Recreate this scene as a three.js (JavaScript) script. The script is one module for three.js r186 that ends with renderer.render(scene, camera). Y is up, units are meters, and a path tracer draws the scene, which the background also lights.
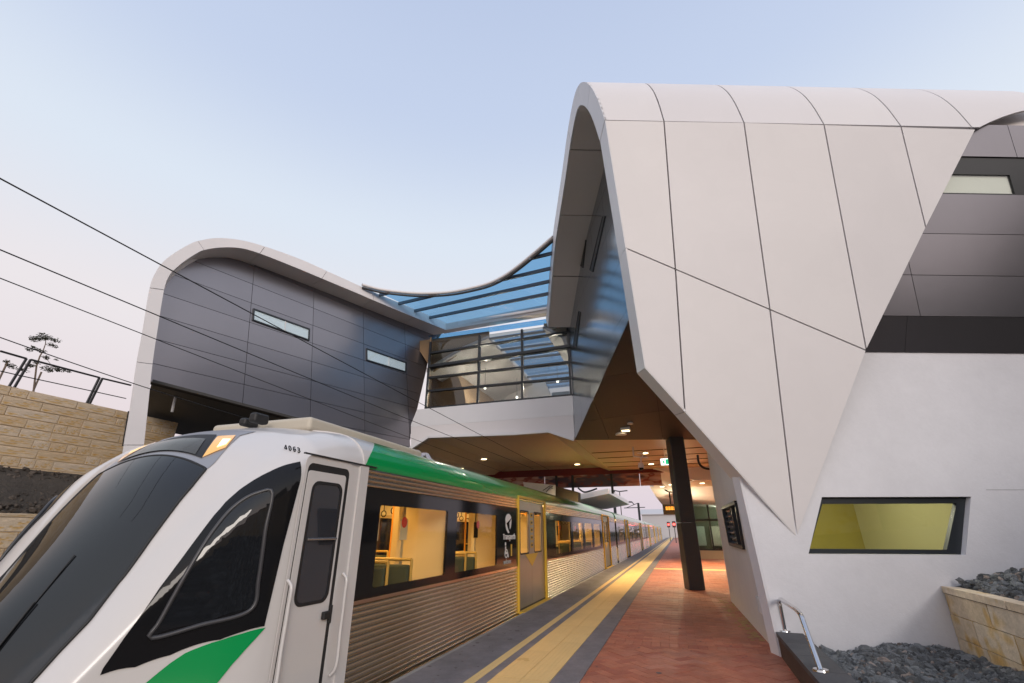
import * as THREE from 'three';
import { mergeGeometries, mergeVertices, toCreasedNormals } from 'three/addons/utils/BufferGeometryUtils.js';
import { RoundedBoxGeometry } from 'three/addons/geometries/RoundedBoxGeometry.js';
import { RectAreaLightUniformsLib } from 'three/addons/lights/RectAreaLightUniformsLib.js';
RectAreaLightUniformsLib.init();
const V = (x, y, z) => new THREE.Vector3(x, y, z);
const RAD = Math.PI / 180;

// ---------------------------------------------------------------- camera
const W = 1024, H = 683, FOC = 455, EYE = V(0, 1.4, 0);
const PITCH = Math.atan(190 / FOC), YAW = -18.66 * RAD;
const scene = new THREE.Scene();
const camera = new THREE.PerspectiveCamera(2 * Math.atan(H / 2 / FOC) / RAD, W / H, 0.05, 4000);
camera.position.copy(EYE);
const FWD = V(Math.sin(YAW) * Math.cos(PITCH), Math.sin(PITCH), -Math.cos(YAW) * Math.cos(PITCH));
camera.lookAt(EYE.clone().add(FWD));
camera.updateMatrixWorld(true);

// ---------------------------------------------------------------- sky: clear dusk, glow low in the west behind the viewer
const SUN = V(0.75, 0.55, 1).normalize();
function skyColour(d) {
  const e = Math.max(0, d.y), t = Math.pow(Math.min(1, e), 0.62);
  // pale pink horizon, milky middle, blue top
  const stops = [[0, [0.66, 0.575, 0.665]], [0.30, [0.755, 0.66, 0.685]], [0.53, [0.785, 0.745, 0.77]], [0.70, [0.675, 0.745, 0.845]], [0.84, [0.52, 0.605, 0.785]], [1, [0.41, 0.495, 0.70]]];
  let c = stops[0][1];
  for (let i = 0; i + 1 < stops.length; i++) {
    const [a, A] = stops[i], [b, B] = stops[i + 1];
    if (t >= a && t <= b) { let k = (t - a) / (b - a); k = k * k * (3 - 2 * k) * 0.5 + k * 0.5; c = A.map((x, j) => x + (B[j] - x) * k); break; }
  }
  const h = Math.hypot(d.x, d.z) || 1, sh = Math.hypot(SUN.x, SUN.z);
  const az = (d.x * SUN.x + d.z * SUN.z) / (h * sh);             // 1 towards the afterglow
  const glow = Math.exp(-e * 2.2) * Math.pow(Math.max(0, 0.5 + 0.5 * az), 3) * 0.95;
  return [c[0] + glow * 1.0, c[1] + glow * 0.80, c[2] + glow * 0.62];
}
{
  const w = 512, h = 256, data = new Float32Array(w * h * 4), d = V(0, 0, 0);
  for (let j = 0; j < h; j++) for (let i = 0; i < w; i++) {
    const el = ((j + 0.5) / h - 0.5) * Math.PI, az = ((i + 0.5) / w - 0.5) * 2 * Math.PI;
    d.set(Math.cos(az) * Math.cos(el), Math.sin(el), Math.sin(az) * Math.cos(el));
    const c = skyColour(d), o = (j * w + i) * 4;
    data[o] = c[0]; data[o + 1] = c[1]; data[o + 2] = c[2]; data[o + 3] = 1;
  }
  const sky = new THREE.DataTexture(data, w, h, THREE.RGBAFormat, THREE.FloatType);
  sky.mapping = THREE.EquirectangularReflectionMapping; sky.magFilter = THREE.LinearFilter; sky.minFilter = THREE.LinearFilter;
  sky.needsUpdate = true;
  scene.background = sky; scene.environment = sky;
}
// ---------------------------------------------------------------- the last light of the sun: weak, warm and very soft
const sun = new THREE.DirectionalLight(new THREE.Color(1, 0.91, 0.83), 1.25);
sun.position.copy(SUN).multiplyScalar(60); sun.target.position.set(-3, 2, -12);
sun.castShadow = true; sun.shadow.radius = 40; sun.shadow.mapSize.set(2048, 2048);
Object.assign(sun.shadow.camera, { left: -40, right: 40, top: 40, bottom: -40, near: 1, far: 160 });
scene.add(sun, sun.target);
// ---------------------------------------------------------------- exposure
const renderer = new THREE.WebGLRenderer({ antialias: true });
renderer.setSize(W, H); renderer.toneMapping = THREE.LinearToneMapping; renderer.toneMappingExposure = 1.07;
renderer.shadowMap.enabled = true;

// ---------------------------------------------------------------- from a pixel of the photograph to a point on a plane
function ray(px, py) {
  const r = V(Math.cos(YAW), 0, Math.sin(YAW)), u = r.clone().cross(FWD);
  return r.multiplyScalar((px - W / 2) / FOC).addScaledVector(u, (H / 2 - py) / FOC).add(FWD).normalize();
}
function hit([px, py], p0, n) { const d = ray(px, py); return EYE.clone().addScaledVector(d, p0.clone().sub(EYE).dot(n) / d.dot(n)); }
const gx = (p, x) => hit(p, V(x, 0, 0), V(1, 0, 0)), gy = (p, y) => hit(p, V(0, y, 0), V(0, 1, 0)), gz = (p, z) => hit(p, V(0, 0, z), V(0, 0, 1));
const dir = a => V(Math.sin(a * RAD), 0, -Math.cos(a * RAD));     // heading measured from the track direction

// ---------------------------------------------------------------- seeded random and noise
let seed = 12345;
const rnd = () => { seed = (seed * 1664525 + 1013904223) >>> 0; return seed / 4294967296; };
const rr = (a, b) => a + (b - a) * rnd();
function tileNoise(size, cells, s0) {                              // tileable value noise, 0..1
  const keep = seed; seed = s0; const g = Float32Array.from({ length: cells * cells }, rnd); seed = keep;
  const out = new Float32Array(size * size);
  for (let j = 0; j < size; j++) for (let i = 0; i < size; i++) {
    const x = i / size * cells, y = j / size * cells, x0 = Math.floor(x), y0 = Math.floor(y);
    let fx = x - x0, fy = y - y0; fx = fx * fx * (3 - 2 * fx); fy = fy * fy * (3 - 2 * fy);
    const G = (a, b) => g[(b % cells) * cells + (a % cells)];
    out[j * size + i] = (G(x0, y0) * (1 - fx) + G(x0 + 1, y0) * fx) * (1 - fy) + (G(x0, y0 + 1) * (1 - fx) + G(x0 + 1, y0 + 1) * fx) * fy;
  }
  return out;
}
function fbm(size, list, s0) {                                      // list of [cells, weight]
  const out = new Float32Array(size * size); let tot = 0;
  list.forEach(([c, w], k) => { const n = tileNoise(size, c, s0 + k * 977); tot += w; for (let i = 0; i < out.length; i++) out[i] += n[i] * w; });
  for (let i = 0; i < out.length; i++) out[i] /= tot;
  return out;
}
function tex(size, pixel, repeat, srgb) {                           // pixel(i, j) -> [r, g, b] 0..1 (display values when srgb)
  const data = new Uint8Array(size * size * 4);
  for (let j = 0; j < size; j++) for (let i = 0; i < size; i++) {
    const c = pixel(i, j), o = (j * size + i) * 4;
    for (let k = 0; k < 3; k++) data[o + k] = Math.max(0, Math.min(255, Math.round(c[k] * 255)));
    data[o + 3] = 255;
  }
  const t = new THREE.DataTexture(data, size, size);
  t.wrapS = t.wrapT = THREE.RepeatWrapping; t.magFilter = THREE.LinearFilter; t.minFilter = THREE.LinearFilter;
  t.repeat.set(repeat, repeat); if (srgb) t.colorSpace = THREE.SRGBColorSpace; t.needsUpdate = true; return t;
}
const N_SOFT = fbm(256, [[4, 1], [9, .7], [23, .4]], 11), N_GRAIN = fbm(256, [[20, .6], [64, 1], [128, 1]], 57), N_MIX = fbm(256, [[3, 1], [8, .8], [24, .5], [80, .5]], 93);
const tone = (n, lo, hi, rep) => tex(256, (i, j) => { const v = lo + (hi - lo) * n[j * 256 + i]; return [v, v, v]; }, rep, true);
const bump = (n, rep) => tex(256, (i, j) => { const v = n[j * 256 + i]; return [v, v, v]; }, rep, false);
const T_SOFT = tone(N_SOFT, .965, 1, .23), T_MIX = tone(N_MIX, .72, 1, .8), T_MIX_L = tone(N_MIX, .93, 1, .37), T_GRAIN = tone(N_GRAIN, .55, 1, 2.2);
const B_GRAIN = bump(N_GRAIN, 2.5), B_MIX = bump(N_MIX, 1.1), B_SOFT = bump(N_SOFT, .23);
const R_MIX = tone(N_MIX, .78, 1, .55);

// ---------------------------------------------------------------- materials (base colours are linear)
function mat(rgb, roughness, o = {}) {
  const m = new THREE.MeshPhysicalMaterial({ roughness, metalness: 0, side: THREE.DoubleSide, ...o });
  m.color.setRGB(...rgb); return m;
}
const M = {
  panelA: mat([.735, .71, .71], .5, { map: T_SOFT, bumpMap: B_SOFT, bumpScale: .004 }),
  panelB: mat([.725, .70, .705], .5, { map: T_SOFT, bumpMap: B_SOFT, bumpScale: .004 }),
  panelC: mat([.71, .685, .69], .5, { map: T_SOFT, bumpMap: B_SOFT, bumpScale: .004 }),
  trim: mat([.72, .72, .74], .42, { map: T_SOFT }),
  joint: mat([.018, .016, .016], .8),
  lining: mat([.68, .635, .615], .5, { map: T_SOFT, bumpMap: B_SOFT, bumpScale: .003 }),
  darkA: mat([.265, .254, .277], .28, { metalness: .85, map: T_SOFT, bumpMap: B_SOFT, bumpScale: .003 }),
  darkB: mat([.25, .241, .264], .30, { metalness: .85, map: T_SOFT, bumpMap: B_SOFT, bumpScale: .003 }),
  darkGloss: mat([.36, .40, .45], .17, { metalness: .92, map: T_SOFT, bumpMap: B_SOFT, bumpScale: .003 }),
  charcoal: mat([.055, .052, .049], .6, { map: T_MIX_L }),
  tan: mat([.54, .40, .26], .55, { map: T_MIX_L }),
  render: mat([.73, .73, .765], .85, { map: T_MIX_L, bumpMap: B_MIX, bumpScale: .004 }),
  renderWarm: mat([.69, .675, .665], .8, { map: T_MIX_L, bumpMap: B_MIX, bumpScale: .004 }),
  black: mat([.012, .013, .015], .4),
  frameDark: mat([.022, .027, .033], .38, { metalness: .2 }),
  steelDark: mat([.045, .045, .048], .45, { map: T_SOFT }),
  purlin: mat([.13, .15, .175], .4, { metalness: .4 }),
  chrome: mat([.62, .62, .63], .14, { metalness: 1 }),
  wire: mat([.012, .012, .013], .6),
  concrete: mat([.265, .245, .26], .8, { map: T_MIX, bumpMap: B_GRAIN, bumpScale: .002 }),
  concreteEdge: mat([.40, .38, .37], .8, { map: T_MIX }),
  redBeam: mat([.17, .012, .012], .45),
  white: mat([.74, .74, .75], .5, { map: T_SOFT }),
  glassClear: mat([.93, .96, .98], .02, { transmission: 1, thickness: 0, ior: 1.5 }),
  glassBlue: mat([.26, .50, .74], .03, { transmission: 1, thickness: 0, ior: 1.5 }),
  glassSky: mat([.44, .70, .92], .03, { transmission: 1, thickness: 0, ior: 1.5 }),
  glassGrey: mat([.62, .66, .68], .02, { transmission: 1, thickness: 0, ior: 1.5 }),
};
const emit = (rgb, k) => { const m = new THREE.MeshStandardMaterial({ color: 0x000000, side: THREE.DoubleSide }); m.emissive.setRGB(...rgb); m.emissiveIntensity = k; return m; };

// ---------------------------------------------------------------- geometry helpers
function planeBasis(pts) {
  const n = V(0, 0, 0);
  for (let i = 0; i < pts.length; i++) { const a = pts[i], b = pts[(i + 1) % pts.length]; n.x += (a.y - b.y) * (a.z + b.z); n.y += (a.z - b.z) * (a.x + b.x); n.z += (a.x - b.x) * (a.y + b.y); }
  n.normalize();
  let t = Math.abs(n.y) > .95 ? V(1, 0, 0) : V(0, 1, 0).cross(n).normalize();
  t.addScaledVector(n, -t.dot(n)).normalize();
  return { o: pts[0].clone(), n, t, b: n.clone().cross(t) };
}
function raw(pos, uv) {
  const g = new THREE.BufferGeometry();
  g.setAttribute('position', new THREE.Float32BufferAttribute(pos, 3)); g.setAttribute('uv', new THREE.Float32BufferAttribute(uv, 2));
  g.computeVertexNormals(); return g;
}
// a flat outline given thickness: depth metres along 'back' (default: away from the eye's side of it)
function slab(pts, depth, holes = [], back) {
  const B = planeBasis(pts), to2 = p => { const q = p.clone().sub(B.o); return new THREE.Vector2(q.dot(B.t), q.dot(B.b)); };
  if (!back) back = B.n.clone().multiplyScalar(B.n.dot(EYE.clone().sub(B.o)) > 0 ? -1 : 1);
  const off = back.clone().multiplyScalar(depth);
  const c2 = pts.map(to2), h2 = holes.map(h => h.map(to2));
  const tri = THREE.ShapeUtils.triangulateShape(c2, h2), all = [...pts, ...holes.flat()], all2 = [...c2, ...h2.flat()];
  const pos = [], uv = [];
  const ox = B.o.dot(B.t), oy = B.o.dot(B.b);
  const put = (p, q) => { pos.push(p.x, p.y, p.z); uv.push(q.x + ox, q.y + oy); };
  for (const [a, b, c] of tri) {
    for (const i of [a, b, c]) put(all[i], all2[i]);
    if (depth) for (const i of [a, c, b]) put(all[i].clone().add(off), all2[i]);
  }
  if (depth) for (const loop of [pts, ...holes]) {
    let run = 0;
    for (let i = 0; i < loop.length; i++) {
      const a = loop[i], b = loop[(i + 1) % loop.length], l = a.distanceTo(b), A = a.clone().add(off), Bq = b.clone().add(off);
      const q = (x, y) => new THREE.Vector2(x, y);
      put(a, q(run, 0)); put(b, q(run + l, 0)); put(Bq, q(run + l, depth)); put(a, q(run, 0)); put(Bq, q(run + l, depth)); put(A, q(run, depth)); run += l;
    }
  }
  return raw(pos, uv);
}
// shrink a convex outline by d along its own plane
function inset(pts, d) {
  const B = planeBasis(pts), n = pts.length, out = [];
  for (let i = 0; i < n; i++) {
    const a = pts[(i + n - 1) % n], p = pts[i], c = pts[(i + 1) % n];
    const e1 = p.clone().sub(a).normalize(), e2 = c.clone().sub(p).normalize();
    const n1 = B.n.clone().cross(e1), n2 = B.n.clone().cross(e2);
    const m = n1.clone().add(n2).normalize(), k = Math.max(.25, m.dot(n1));
    out.push(p.clone().addScaledVector(m, d / k));
  }
  return out;
}
const lerp3 = (a, b, t) => a.clone().lerp(b, t);
// a bent sheet with thickness: f(u,v) outside, g(u,v) inside
function bentSolid(f, g, nu, nv, su = 1, sv = 1) {
  const pos = [], uv = [];
  const quad = (a, b, c, d, ua) => { for (const [p, q] of [[a, ua[0]], [b, ua[1]], [c, ua[2]], [a, ua[0]], [c, ua[2]], [d, ua[3]]]) { pos.push(p.x, p.y, p.z); uv.push(q[0] * su, q[1] * sv); } };
  const F = [], G = [];
  for (let j = 0; j <= nv; j++) for (let i = 0; i <= nu; i++) { F.push(f(i / nu, j / nv)); G.push(g(i / nu, j / nv)); }
  const id = (i, j) => j * (nu + 1) + i;
  for (let j = 0; j < nv; j++) for (let i = 0; i < nu; i++) {
    const q = [[i / nu, j / nv], [(i + 1) / nu, j / nv], [(i + 1) / nu, (j + 1) / nv], [i / nu, (j + 1) / nv]], k = [id(i, j), id(i + 1, j), id(i + 1, j + 1), id(i, j + 1)];
    quad(...k.map(x => F[x]), q); quad(G[k[0]], G[k[3]], G[k[2]], G[k[1]], [q[0], q[3], q[2], q[1]]);
  }
  let geo = raw(pos, uv);
  geo.deleteAttribute('normal'); geo = mergeVertices(geo, 1e-5); geo.computeVertexNormals(); geo = geo.toNonIndexed();
  const p2 = [], u2 = []; const edge = (a, b, c, d) => { for (const p of [a, b, c, a, c, d]) { p2.push(p.x, p.y, p.z); u2.push(0, 0); } };
  for (let i = 0; i < nu; i++) { edge(F[id(i, 0)], F[id(i + 1, 0)], G[id(i + 1, 0)], G[id(i, 0)]); edge(F[id(i, nv)], F[id(i + 1, nv)], G[id(i + 1, nv)], G[id(i, nv)]); }
  for (let j = 0; j < nv; j++) { edge(F[id(0, j)], F[id(0, j + 1)], G[id(0, j + 1)], G[id(0, j)]); edge(F[id(nu, j)], F[id(nu, j + 1)], G[id(nu, j + 1)], G[id(nu, j)]); }
  return mergeGeometries([geo, raw(p2, u2)]);
}
// an outline in a surface's own (u, v), cut into small triangles and laid on the surface
function onSurface(outline, holes, at, maxEdge) {
  const P2 = outline.map(p => new THREE.Vector2(...p)), H2 = holes.map(h => h.map(p => new THREE.Vector2(...p)));
  const all = [...P2, ...H2.flat()];
  let work = THREE.ShapeUtils.triangulateShape(P2, H2).map(t => t.map(i => all[i])), done = [];
  while (work.length) {
    const t = work.pop(), p = t.map(q => at(q.x, q.y)), L = [p[0].distanceTo(p[1]), p[1].distanceTo(p[2]), p[2].distanceTo(p[0])], m = Math.max(...L);
    if (m <= maxEdge || work.length > 60000) { done.push([t, p]); continue; }
    const k = L.indexOf(m), a = t[k], b = t[(k + 1) % 3], c = t[(k + 2) % 3], q = a.clone().add(b).multiplyScalar(.5);
    work.push([a, q, c], [q, b, c]);
  }
  const pos = [], uv = [];
  for (const [t, p] of done) for (let i = 0; i < 3; i++) { pos.push(p[i].x, p[i].y, p[i].z); uv.push(t[i].x, t[i].y); }
  let g = raw(pos, uv); g.deleteAttribute('normal'); g = mergeVertices(g, 1e-5); g.computeVertexNormals(); return g;
}
const box = (x0, x1, y0, y1, z0, z1) => { const g = new THREE.BoxGeometry(Math.abs(x1 - x0), Math.abs(y1 - y0), Math.abs(z1 - z0)); g.translate((x0 + x1) / 2, (y0 + y1) / 2, (z0 + z1) / 2); return boxUV(g); };
function boxUV(g) {                                                // uv in metres from each face's own axes
  const p = g.attributes.position, n = g.attributes.normal, uv = [];
  for (let i = 0; i < p.count; i++) {
    const ax = Math.abs(n.getX(i)), ay = Math.abs(n.getY(i)), az = Math.abs(n.getZ(i));
    if (ax >= ay && ax >= az) uv.push(p.getZ(i), p.getY(i)); else if (ay >= az) uv.push(p.getX(i), p.getZ(i)); else uv.push(p.getX(i), p.getY(i));
  }
  g.setAttribute('uv', new THREE.Float32BufferAttribute(uv, 2)); return g;
}
const rbox = (x0, x1, y0, y1, z0, z1, r = .01) => { const g = new RoundedBoxGeometry(Math.abs(x1 - x0), Math.abs(y1 - y0), Math.abs(z1 - z0), 2, r); g.translate((x0 + x1) / 2, (y0 + y1) / 2, (z0 + z1) / 2); return g; };
function bar(a, b, w, h, up = V(0, 1, 0)) {                          // square bar from a to b
  const d = b.clone().sub(a), L = d.length(); d.normalize();
  const s = d.clone().cross(up).normalize(), u = s.clone().cross(d);
  const g = new THREE.BoxGeometry(w, h, L); boxUV(g);
  g.applyMatrix4(new THREE.Matrix4().makeBasis(s, u, d.clone().negate())); g.translate((a.x + b.x) / 2, (a.y + b.y) / 2, (a.z + b.z) / 2); return g;
}
function rod(a, b, r, seg = 8, r2 = r) {
  const d = b.clone().sub(a), L = d.length(), g = new THREE.CylinderGeometry(r2, r, L, seg);
  g.applyQuaternion(new THREE.Quaternion().setFromUnitVectors(V(0, 1, 0), d.normalize())); g.translate((a.x + b.x) / 2, (a.y + b.y) / 2, (a.z + b.z) / 2); return g;
}
const pipe = (pts, r, seg = 40, rad = 10) => new THREE.TubeGeometry(new THREE.CatmullRomCurve3(pts, false, 'centripetal'), seg, r, rad);
const join = list => mergeGeometries(list.map(g => { g = g.index ? g.toNonIndexed() : g; for (const k of Object.keys(g.attributes)) if (!['position', 'normal', 'uv'].includes(k)) g.deleteAttribute(k); return g; }));

// ---------------------------------------------------------------- naming helpers
const used = {};
const numbered = n => { const k = used[n] = (used[n] ?? -1) + 1; return k ? `${n}_${String(k).padStart(3, '0')}` : n; };
function tag(o, label, category, group) { o.userData.label = label; o.userData.category = category; if (group) o.userData.group = group; return o; }
function thing(name, label, category, group, at) { const o = new THREE.Group(); o.name = numbered(name); if (at) o.position.copy(at); scene.add(o); return tag(o, label, category, group); }
function shade(m) { m.castShadow = m.receiveShadow = true; return m; }
function part(name, geo, material, parent, label) {
  const m = shade(new THREE.Mesh(geo, material)); m.name = name; if (label) m.userData.label = label;
  let p = parent, off = V(0, 0, 0); while (p && p !== scene) { off.add(p.position); p = p.parent; }
  if (off.lengthSq()) geo.translate(-off.x, -off.y, -off.z);
  parent.add(m); return m;
}
function single(name, geo, material, label, category, group) { const m = shade(new THREE.Mesh(geo, material)); m.name = numbered(name); scene.add(m); return tag(m, label, category, group); }
function struct(name, geo, material) { const m = shade(new THREE.Mesh(geo, material)); m.name = numbered(name); m.userData.kind = 'structure'; scene.add(m); return m; }

// ================================================================ right wing of the station
const px2 = p => { const r = V(Math.cos(YAW), 0, Math.sin(YAW)), u = r.clone().cross(FWD), q = p.clone().sub(EYE), f = q.dot(FWD); return [W / 2 + FOC * q.dot(r) / f, H / 2 - FOC * q.dot(u) / f]; };
const ax70 = dir(70), nWall = ax70.clone().cross(V(0, 1, 0)), CORNER = gy([781, 657], 0);
const onWall = p => hit(p, CORNER, nWall);
const TIP = onWall([797, 538]), LEAN = V(.07, 1, .111), nNear = ax70.clone().cross(LEAN).normalize();
const near = p => hit(p, TIP, nNear);
const SHELL = .4, JOINT = .0115;
const rightWing = thing('station_wing', 'tall white panelled station wing arching over the brick platform', 'building', undefined, V(1, 0, -8));
const leftWing = thing('station_wing', 'dark grey panelled station wing in a rounded white frame across the tracks', 'building', undefined, V(-10, 0, -8));
// --- the white shell: its near face
const shell = part('white_shell', slab([[606, 122], [646, 366], [685, 411], [797, 535], [866, 351], [974, 130]].map(near).map(p => p.addScaledVector(nNear, -.055)), .03), M.joint, rightWing);
const E0 = [605, 120], E1 = [625.6, 248], E2 = [645, 368], E3 = [685, 412], TP = [797, 538], R1 = [866.5, 350.5], R0 = [976, 129];
const S1 = [664, 121], S2 = [744, 122.3], S3 = [824, 124.5], S4 = [901, 126.7], X1 = [675.5, 269.2], X2 = [770, 309.5], R4 = [926, 228];
const nearPanels = [[E0, S1, X1, E1], [S1, S2, X2, X1], [S2, S3, R1, X2], [S3, S4, R4, R1], [S4, R0, R4], [E1, X1, E3, E2], [X1, X2, TP, E3], [X2, R1, TP]];
nearPanels.forEach((o, i) => part('panel', slab(inset(o.map(near), JOINT), .05), [M.panelA, M.panelB, M.panelA, M.panelC, M.panelB, M.panelC, M.panelA, M.panelB][i], shell));
// --- the profile of the roof, in the plane of the wing's cut end
const pTop = near(E0), pK = near(E2), PK = pK.clone().sub(pTop), aE = dir(-22), nEnd = aE.clone().cross(PK).normalize();
const onEnd = p => hit(p, pTop, nEnd);
const endPts = [[605, 120], [598, 100], [592, 88], [585, 82], [579, 85], [574.5, 96], [568, 130], [562.5, 170], [557.3, 205], [553, 235], [549, 280], [546, 320]].map(onEnd);
const profile = new THREE.CatmullRomCurve3(endPts, false, 'centripetal').getPoints(44), NP = profile.length;
const inSide = onEnd([585, 300]);
const innerProfile = profile.map((p, i) => {
  const t = profile[Math.min(NP - 1, i + 1)].clone().sub(profile[Math.max(0, i - 1)]).normalize();
  const m = nEnd.clone().cross(t).normalize(); if (m.dot(inSide.clone().sub(p)) < 0) m.negate();
  return p.clone().addScaledVector(m, SHELL);
});
const crest = profile.reduce((k, p, i) => p.y > profile[k].y ? i : k, 0);
// roof panels: the profile drawn out along the wing, parted at the same seams as the face below
const along = p => p.dot(ax70);
const cutLine = [[976, 129], [990, 121.5], [1005, 115.5], [1024, 110], [1060, 103], [1120, 96], [1400, 80]];
const edgeU = profile.map((p, i) => {                               // how far along the wing the slanted cut meets the bend
  let best = 12; if (i >= crest) return best;
  for (let u = 4; u < 12; u += .01) { const q = px2(p.clone().addScaledVector(ax70, u)); for (let k = 0; k + 1 < cutLine.length; k++) { const [a, b] = [cutLine[k], cutLine[k + 1]]; if (q[0] >= a[0] && q[0] < b[0]) { if (q[1] >= a[1] + (b[1] - a[1]) * (q[0] - a[0]) / (b[0] - a[0])) return u; } } }
  return best;
});
const seamU = [null, along(near(S1)), along(near(S2)), along(near(S3)), along(near(S4)), along(near(S4)) + 1.25, along(near(S4)) + 3.2, along(near(S4)) + 6, along(near(S4)) + 10];
const roofBands = [[0, crest + 1], [crest + 1, crest + 12], [crest + 12, NP - 1]];
for (let k = 0; k + 1 < seamU.length; k++) for (const [i0, i1] of roofBands) {
  const uAt = (i, side) => {
    const p = profile[i], base = along(p);
    let u = side ? seamU[k + 1] - JOINT : (seamU[k] === null ? base : seamU[k] + JOINT);
    if (i < crest) u = Math.min(u, base + edgeU[i]);   // the face is cut away on the slant
    return u - base;
  };
  if (k > 5 && i0 === 0) continue;
  const n = i1 - i0, gap = i0 === 0 ? .03 : .01;
  const pt = (list, u, v) => { const f = i0 + (v * (n - gap * 2) + gap), a = Math.floor(f), b = Math.min(NP - 1, a + 1), q = lerp3(list[a], list[b], f - a); return q.addScaledVector(ax70, (uAt(a, 0) * (1 - u) + uAt(a, 1) * u) * (1 - (f - a)) + (uAt(b, 0) * (1 - u) + uAt(b, 1) * u) * (f - a)); };
  const thin = profile.map((p, i) => lerp3(p, innerProfile[i], .1));
  part('roof_panel', bentSolid((u, v) => pt(profile, u, v), (u, v) => pt(thin, u, v), 4, n * 2, 1.3, 2), [M.panelA, M.panelC, M.panelB][k % 3], shell);
}
{ // dark membrane under the panels, and the lining under that
  const mid = profile.map((p, i) => lerp3(p, innerProfile[i], .16)), low = profile.map((p, i) => lerp3(p, innerProfile[i], .22));
  const at = (L, u, v) => { const f = v * (NP - 1), a = Math.floor(f), b = Math.min(NP - 1, a + 1); const far = f < crest + 2 ? Math.max(.2, (seamU[4] - along(lerp3(L[a], L[b], f - a))) * .96) : 16; return lerp3(L[a], L[b], f - a).addScaledVector(ax70, .03 + u * far); };
  part('membrane', bentSolid((u, v) => at(mid, u, v), (u, v) => at(low, u, v), 6, 60), M.joint, shell);
}
// --- the cut edge of the shell, as wide as the shell is thick
const edge = part('edge_frame', slab([near(E0), near(E1), near(E1).addScaledVector(nNear, -.02), near(E0).addScaledVector(nNear, -.02)].map(p => p.addScaledVector(nNear, -.18).addScaledVector(ax70, .05)), .02), M.joint, rightWing);
{
  const outer = [E0, E1, E2, E3, TP].map(near), back = nNear.clone().multiplyScalar(-SHELL);
  for (let i = 0; i < 4; i++) {
    const a = outer[i].clone(), b = outer[i + 1].clone(), a2 = i === 0 ? innerProfile[0].clone() : a.clone().add(back), b2 = b.clone().add(back);
    const inn = inset([a, b, b2, a2], .004), nrm = b.clone().sub(a).cross(back).normalize();
    part('edge_panel', slab(inn, .03, [], ax70.clone().multiplyScalar(.9).addScaledVector(V(0, 1, 0), i > 1 ? .6 : 0).normalize()), M.trim, edge);
  }
  const bands = [[0, 9], [9, 16], [16, 24], [24, 34], [34, NP - 1]];
  for (const [i0, i1] of bands) {
    const pt = (u, v) => { const f = i0 + .04 + v * (i1 - i0 - .08), a = Math.floor(f), b = Math.min(NP - 1, a + 1); return lerp3(lerp3(profile[a], profile[b], f - a), lerp3(innerProfile[a], innerProfile[b], f - a), u); };
    part('edge_panel', bentSolid((u, v) => pt(u, v).addScaledVector(ax70, -.004), (u, v) => pt(u, v).addScaledVector(ax70, .03), 1, (i1 - i0) * 2), M.trim, edge);
  }
}
// --- warm white lining inside the arch, panel by panel
const lining = part('lining', bentSolid((u, v) => lerp3(innerProfile[0], innerProfile[1], v).addScaledVector(ax70, .1 + u * 1.6).addScaledVector(nNear, .02), (u, v) => lerp3(innerProfile[0], innerProfile[1], v).addScaledVector(ax70, .1 + u * 1.6).addScaledVector(nNear, .04), 1, 1), M.lining, rightWing);
{
  const idx = [0, 6, 12]; const rows = innerProfile.map(p => px2(p)[1]);
  for (const y of [149, 214, 276]) { let k = 12; while (k < NP - 2 && rows[k] < y) k++; idx.push(k); } idx.push(NP - 1);
  for (let k = 0; k + 1 < idx.length; k++) {
    const i0 = idx[k], n = idx[k + 1] - i0; if (n < 1) continue;
    const pt = (u, v, o) => { const f = i0 + .05 + v * (n - .1), a = Math.floor(f), b = Math.min(NP - 1, a + 1); return lerp3(lerp3(innerProfile[a], innerProfile[b], f - a), lerp3(profile[a], profile[b], f - a), o).addScaledVector(ax70, .035 + u * 1.75); };
    part('panel', bentSolid((u, v) => pt(u, v, 0), (u, v) => pt(u, v, .1), 2, n * 2, 1.7, 1), M.lining, lining);
  }
  { const pt = (u, v, o) => { const f = v * (crest + 4), a = Math.floor(f), b = a + 1, L = o ? profile : innerProfile; return lerp3(lerp3(innerProfile[a], innerProfile[b], f - a), lerp3(profile[a], profile[b], f - a), .3 + o).addScaledVector(ax70, 5.3 + u * 7); };
    part('panel', bentSolid((u, v) => pt(u, v, 0), (u, v) => pt(u, v, .05), 4, 24, 5, 2), M.lining, lining); }
  // inside of the near leg
  part('panel', slab([E0, E1, E2, E3].map(near).concat([near([740, 473]), near([740, 160])]).map(p => p.addScaledVector(nNear, -SHELL + .01).addScaledVector(ax70, .03)), .02, [], nNear), M.lining, lining);
}
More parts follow.
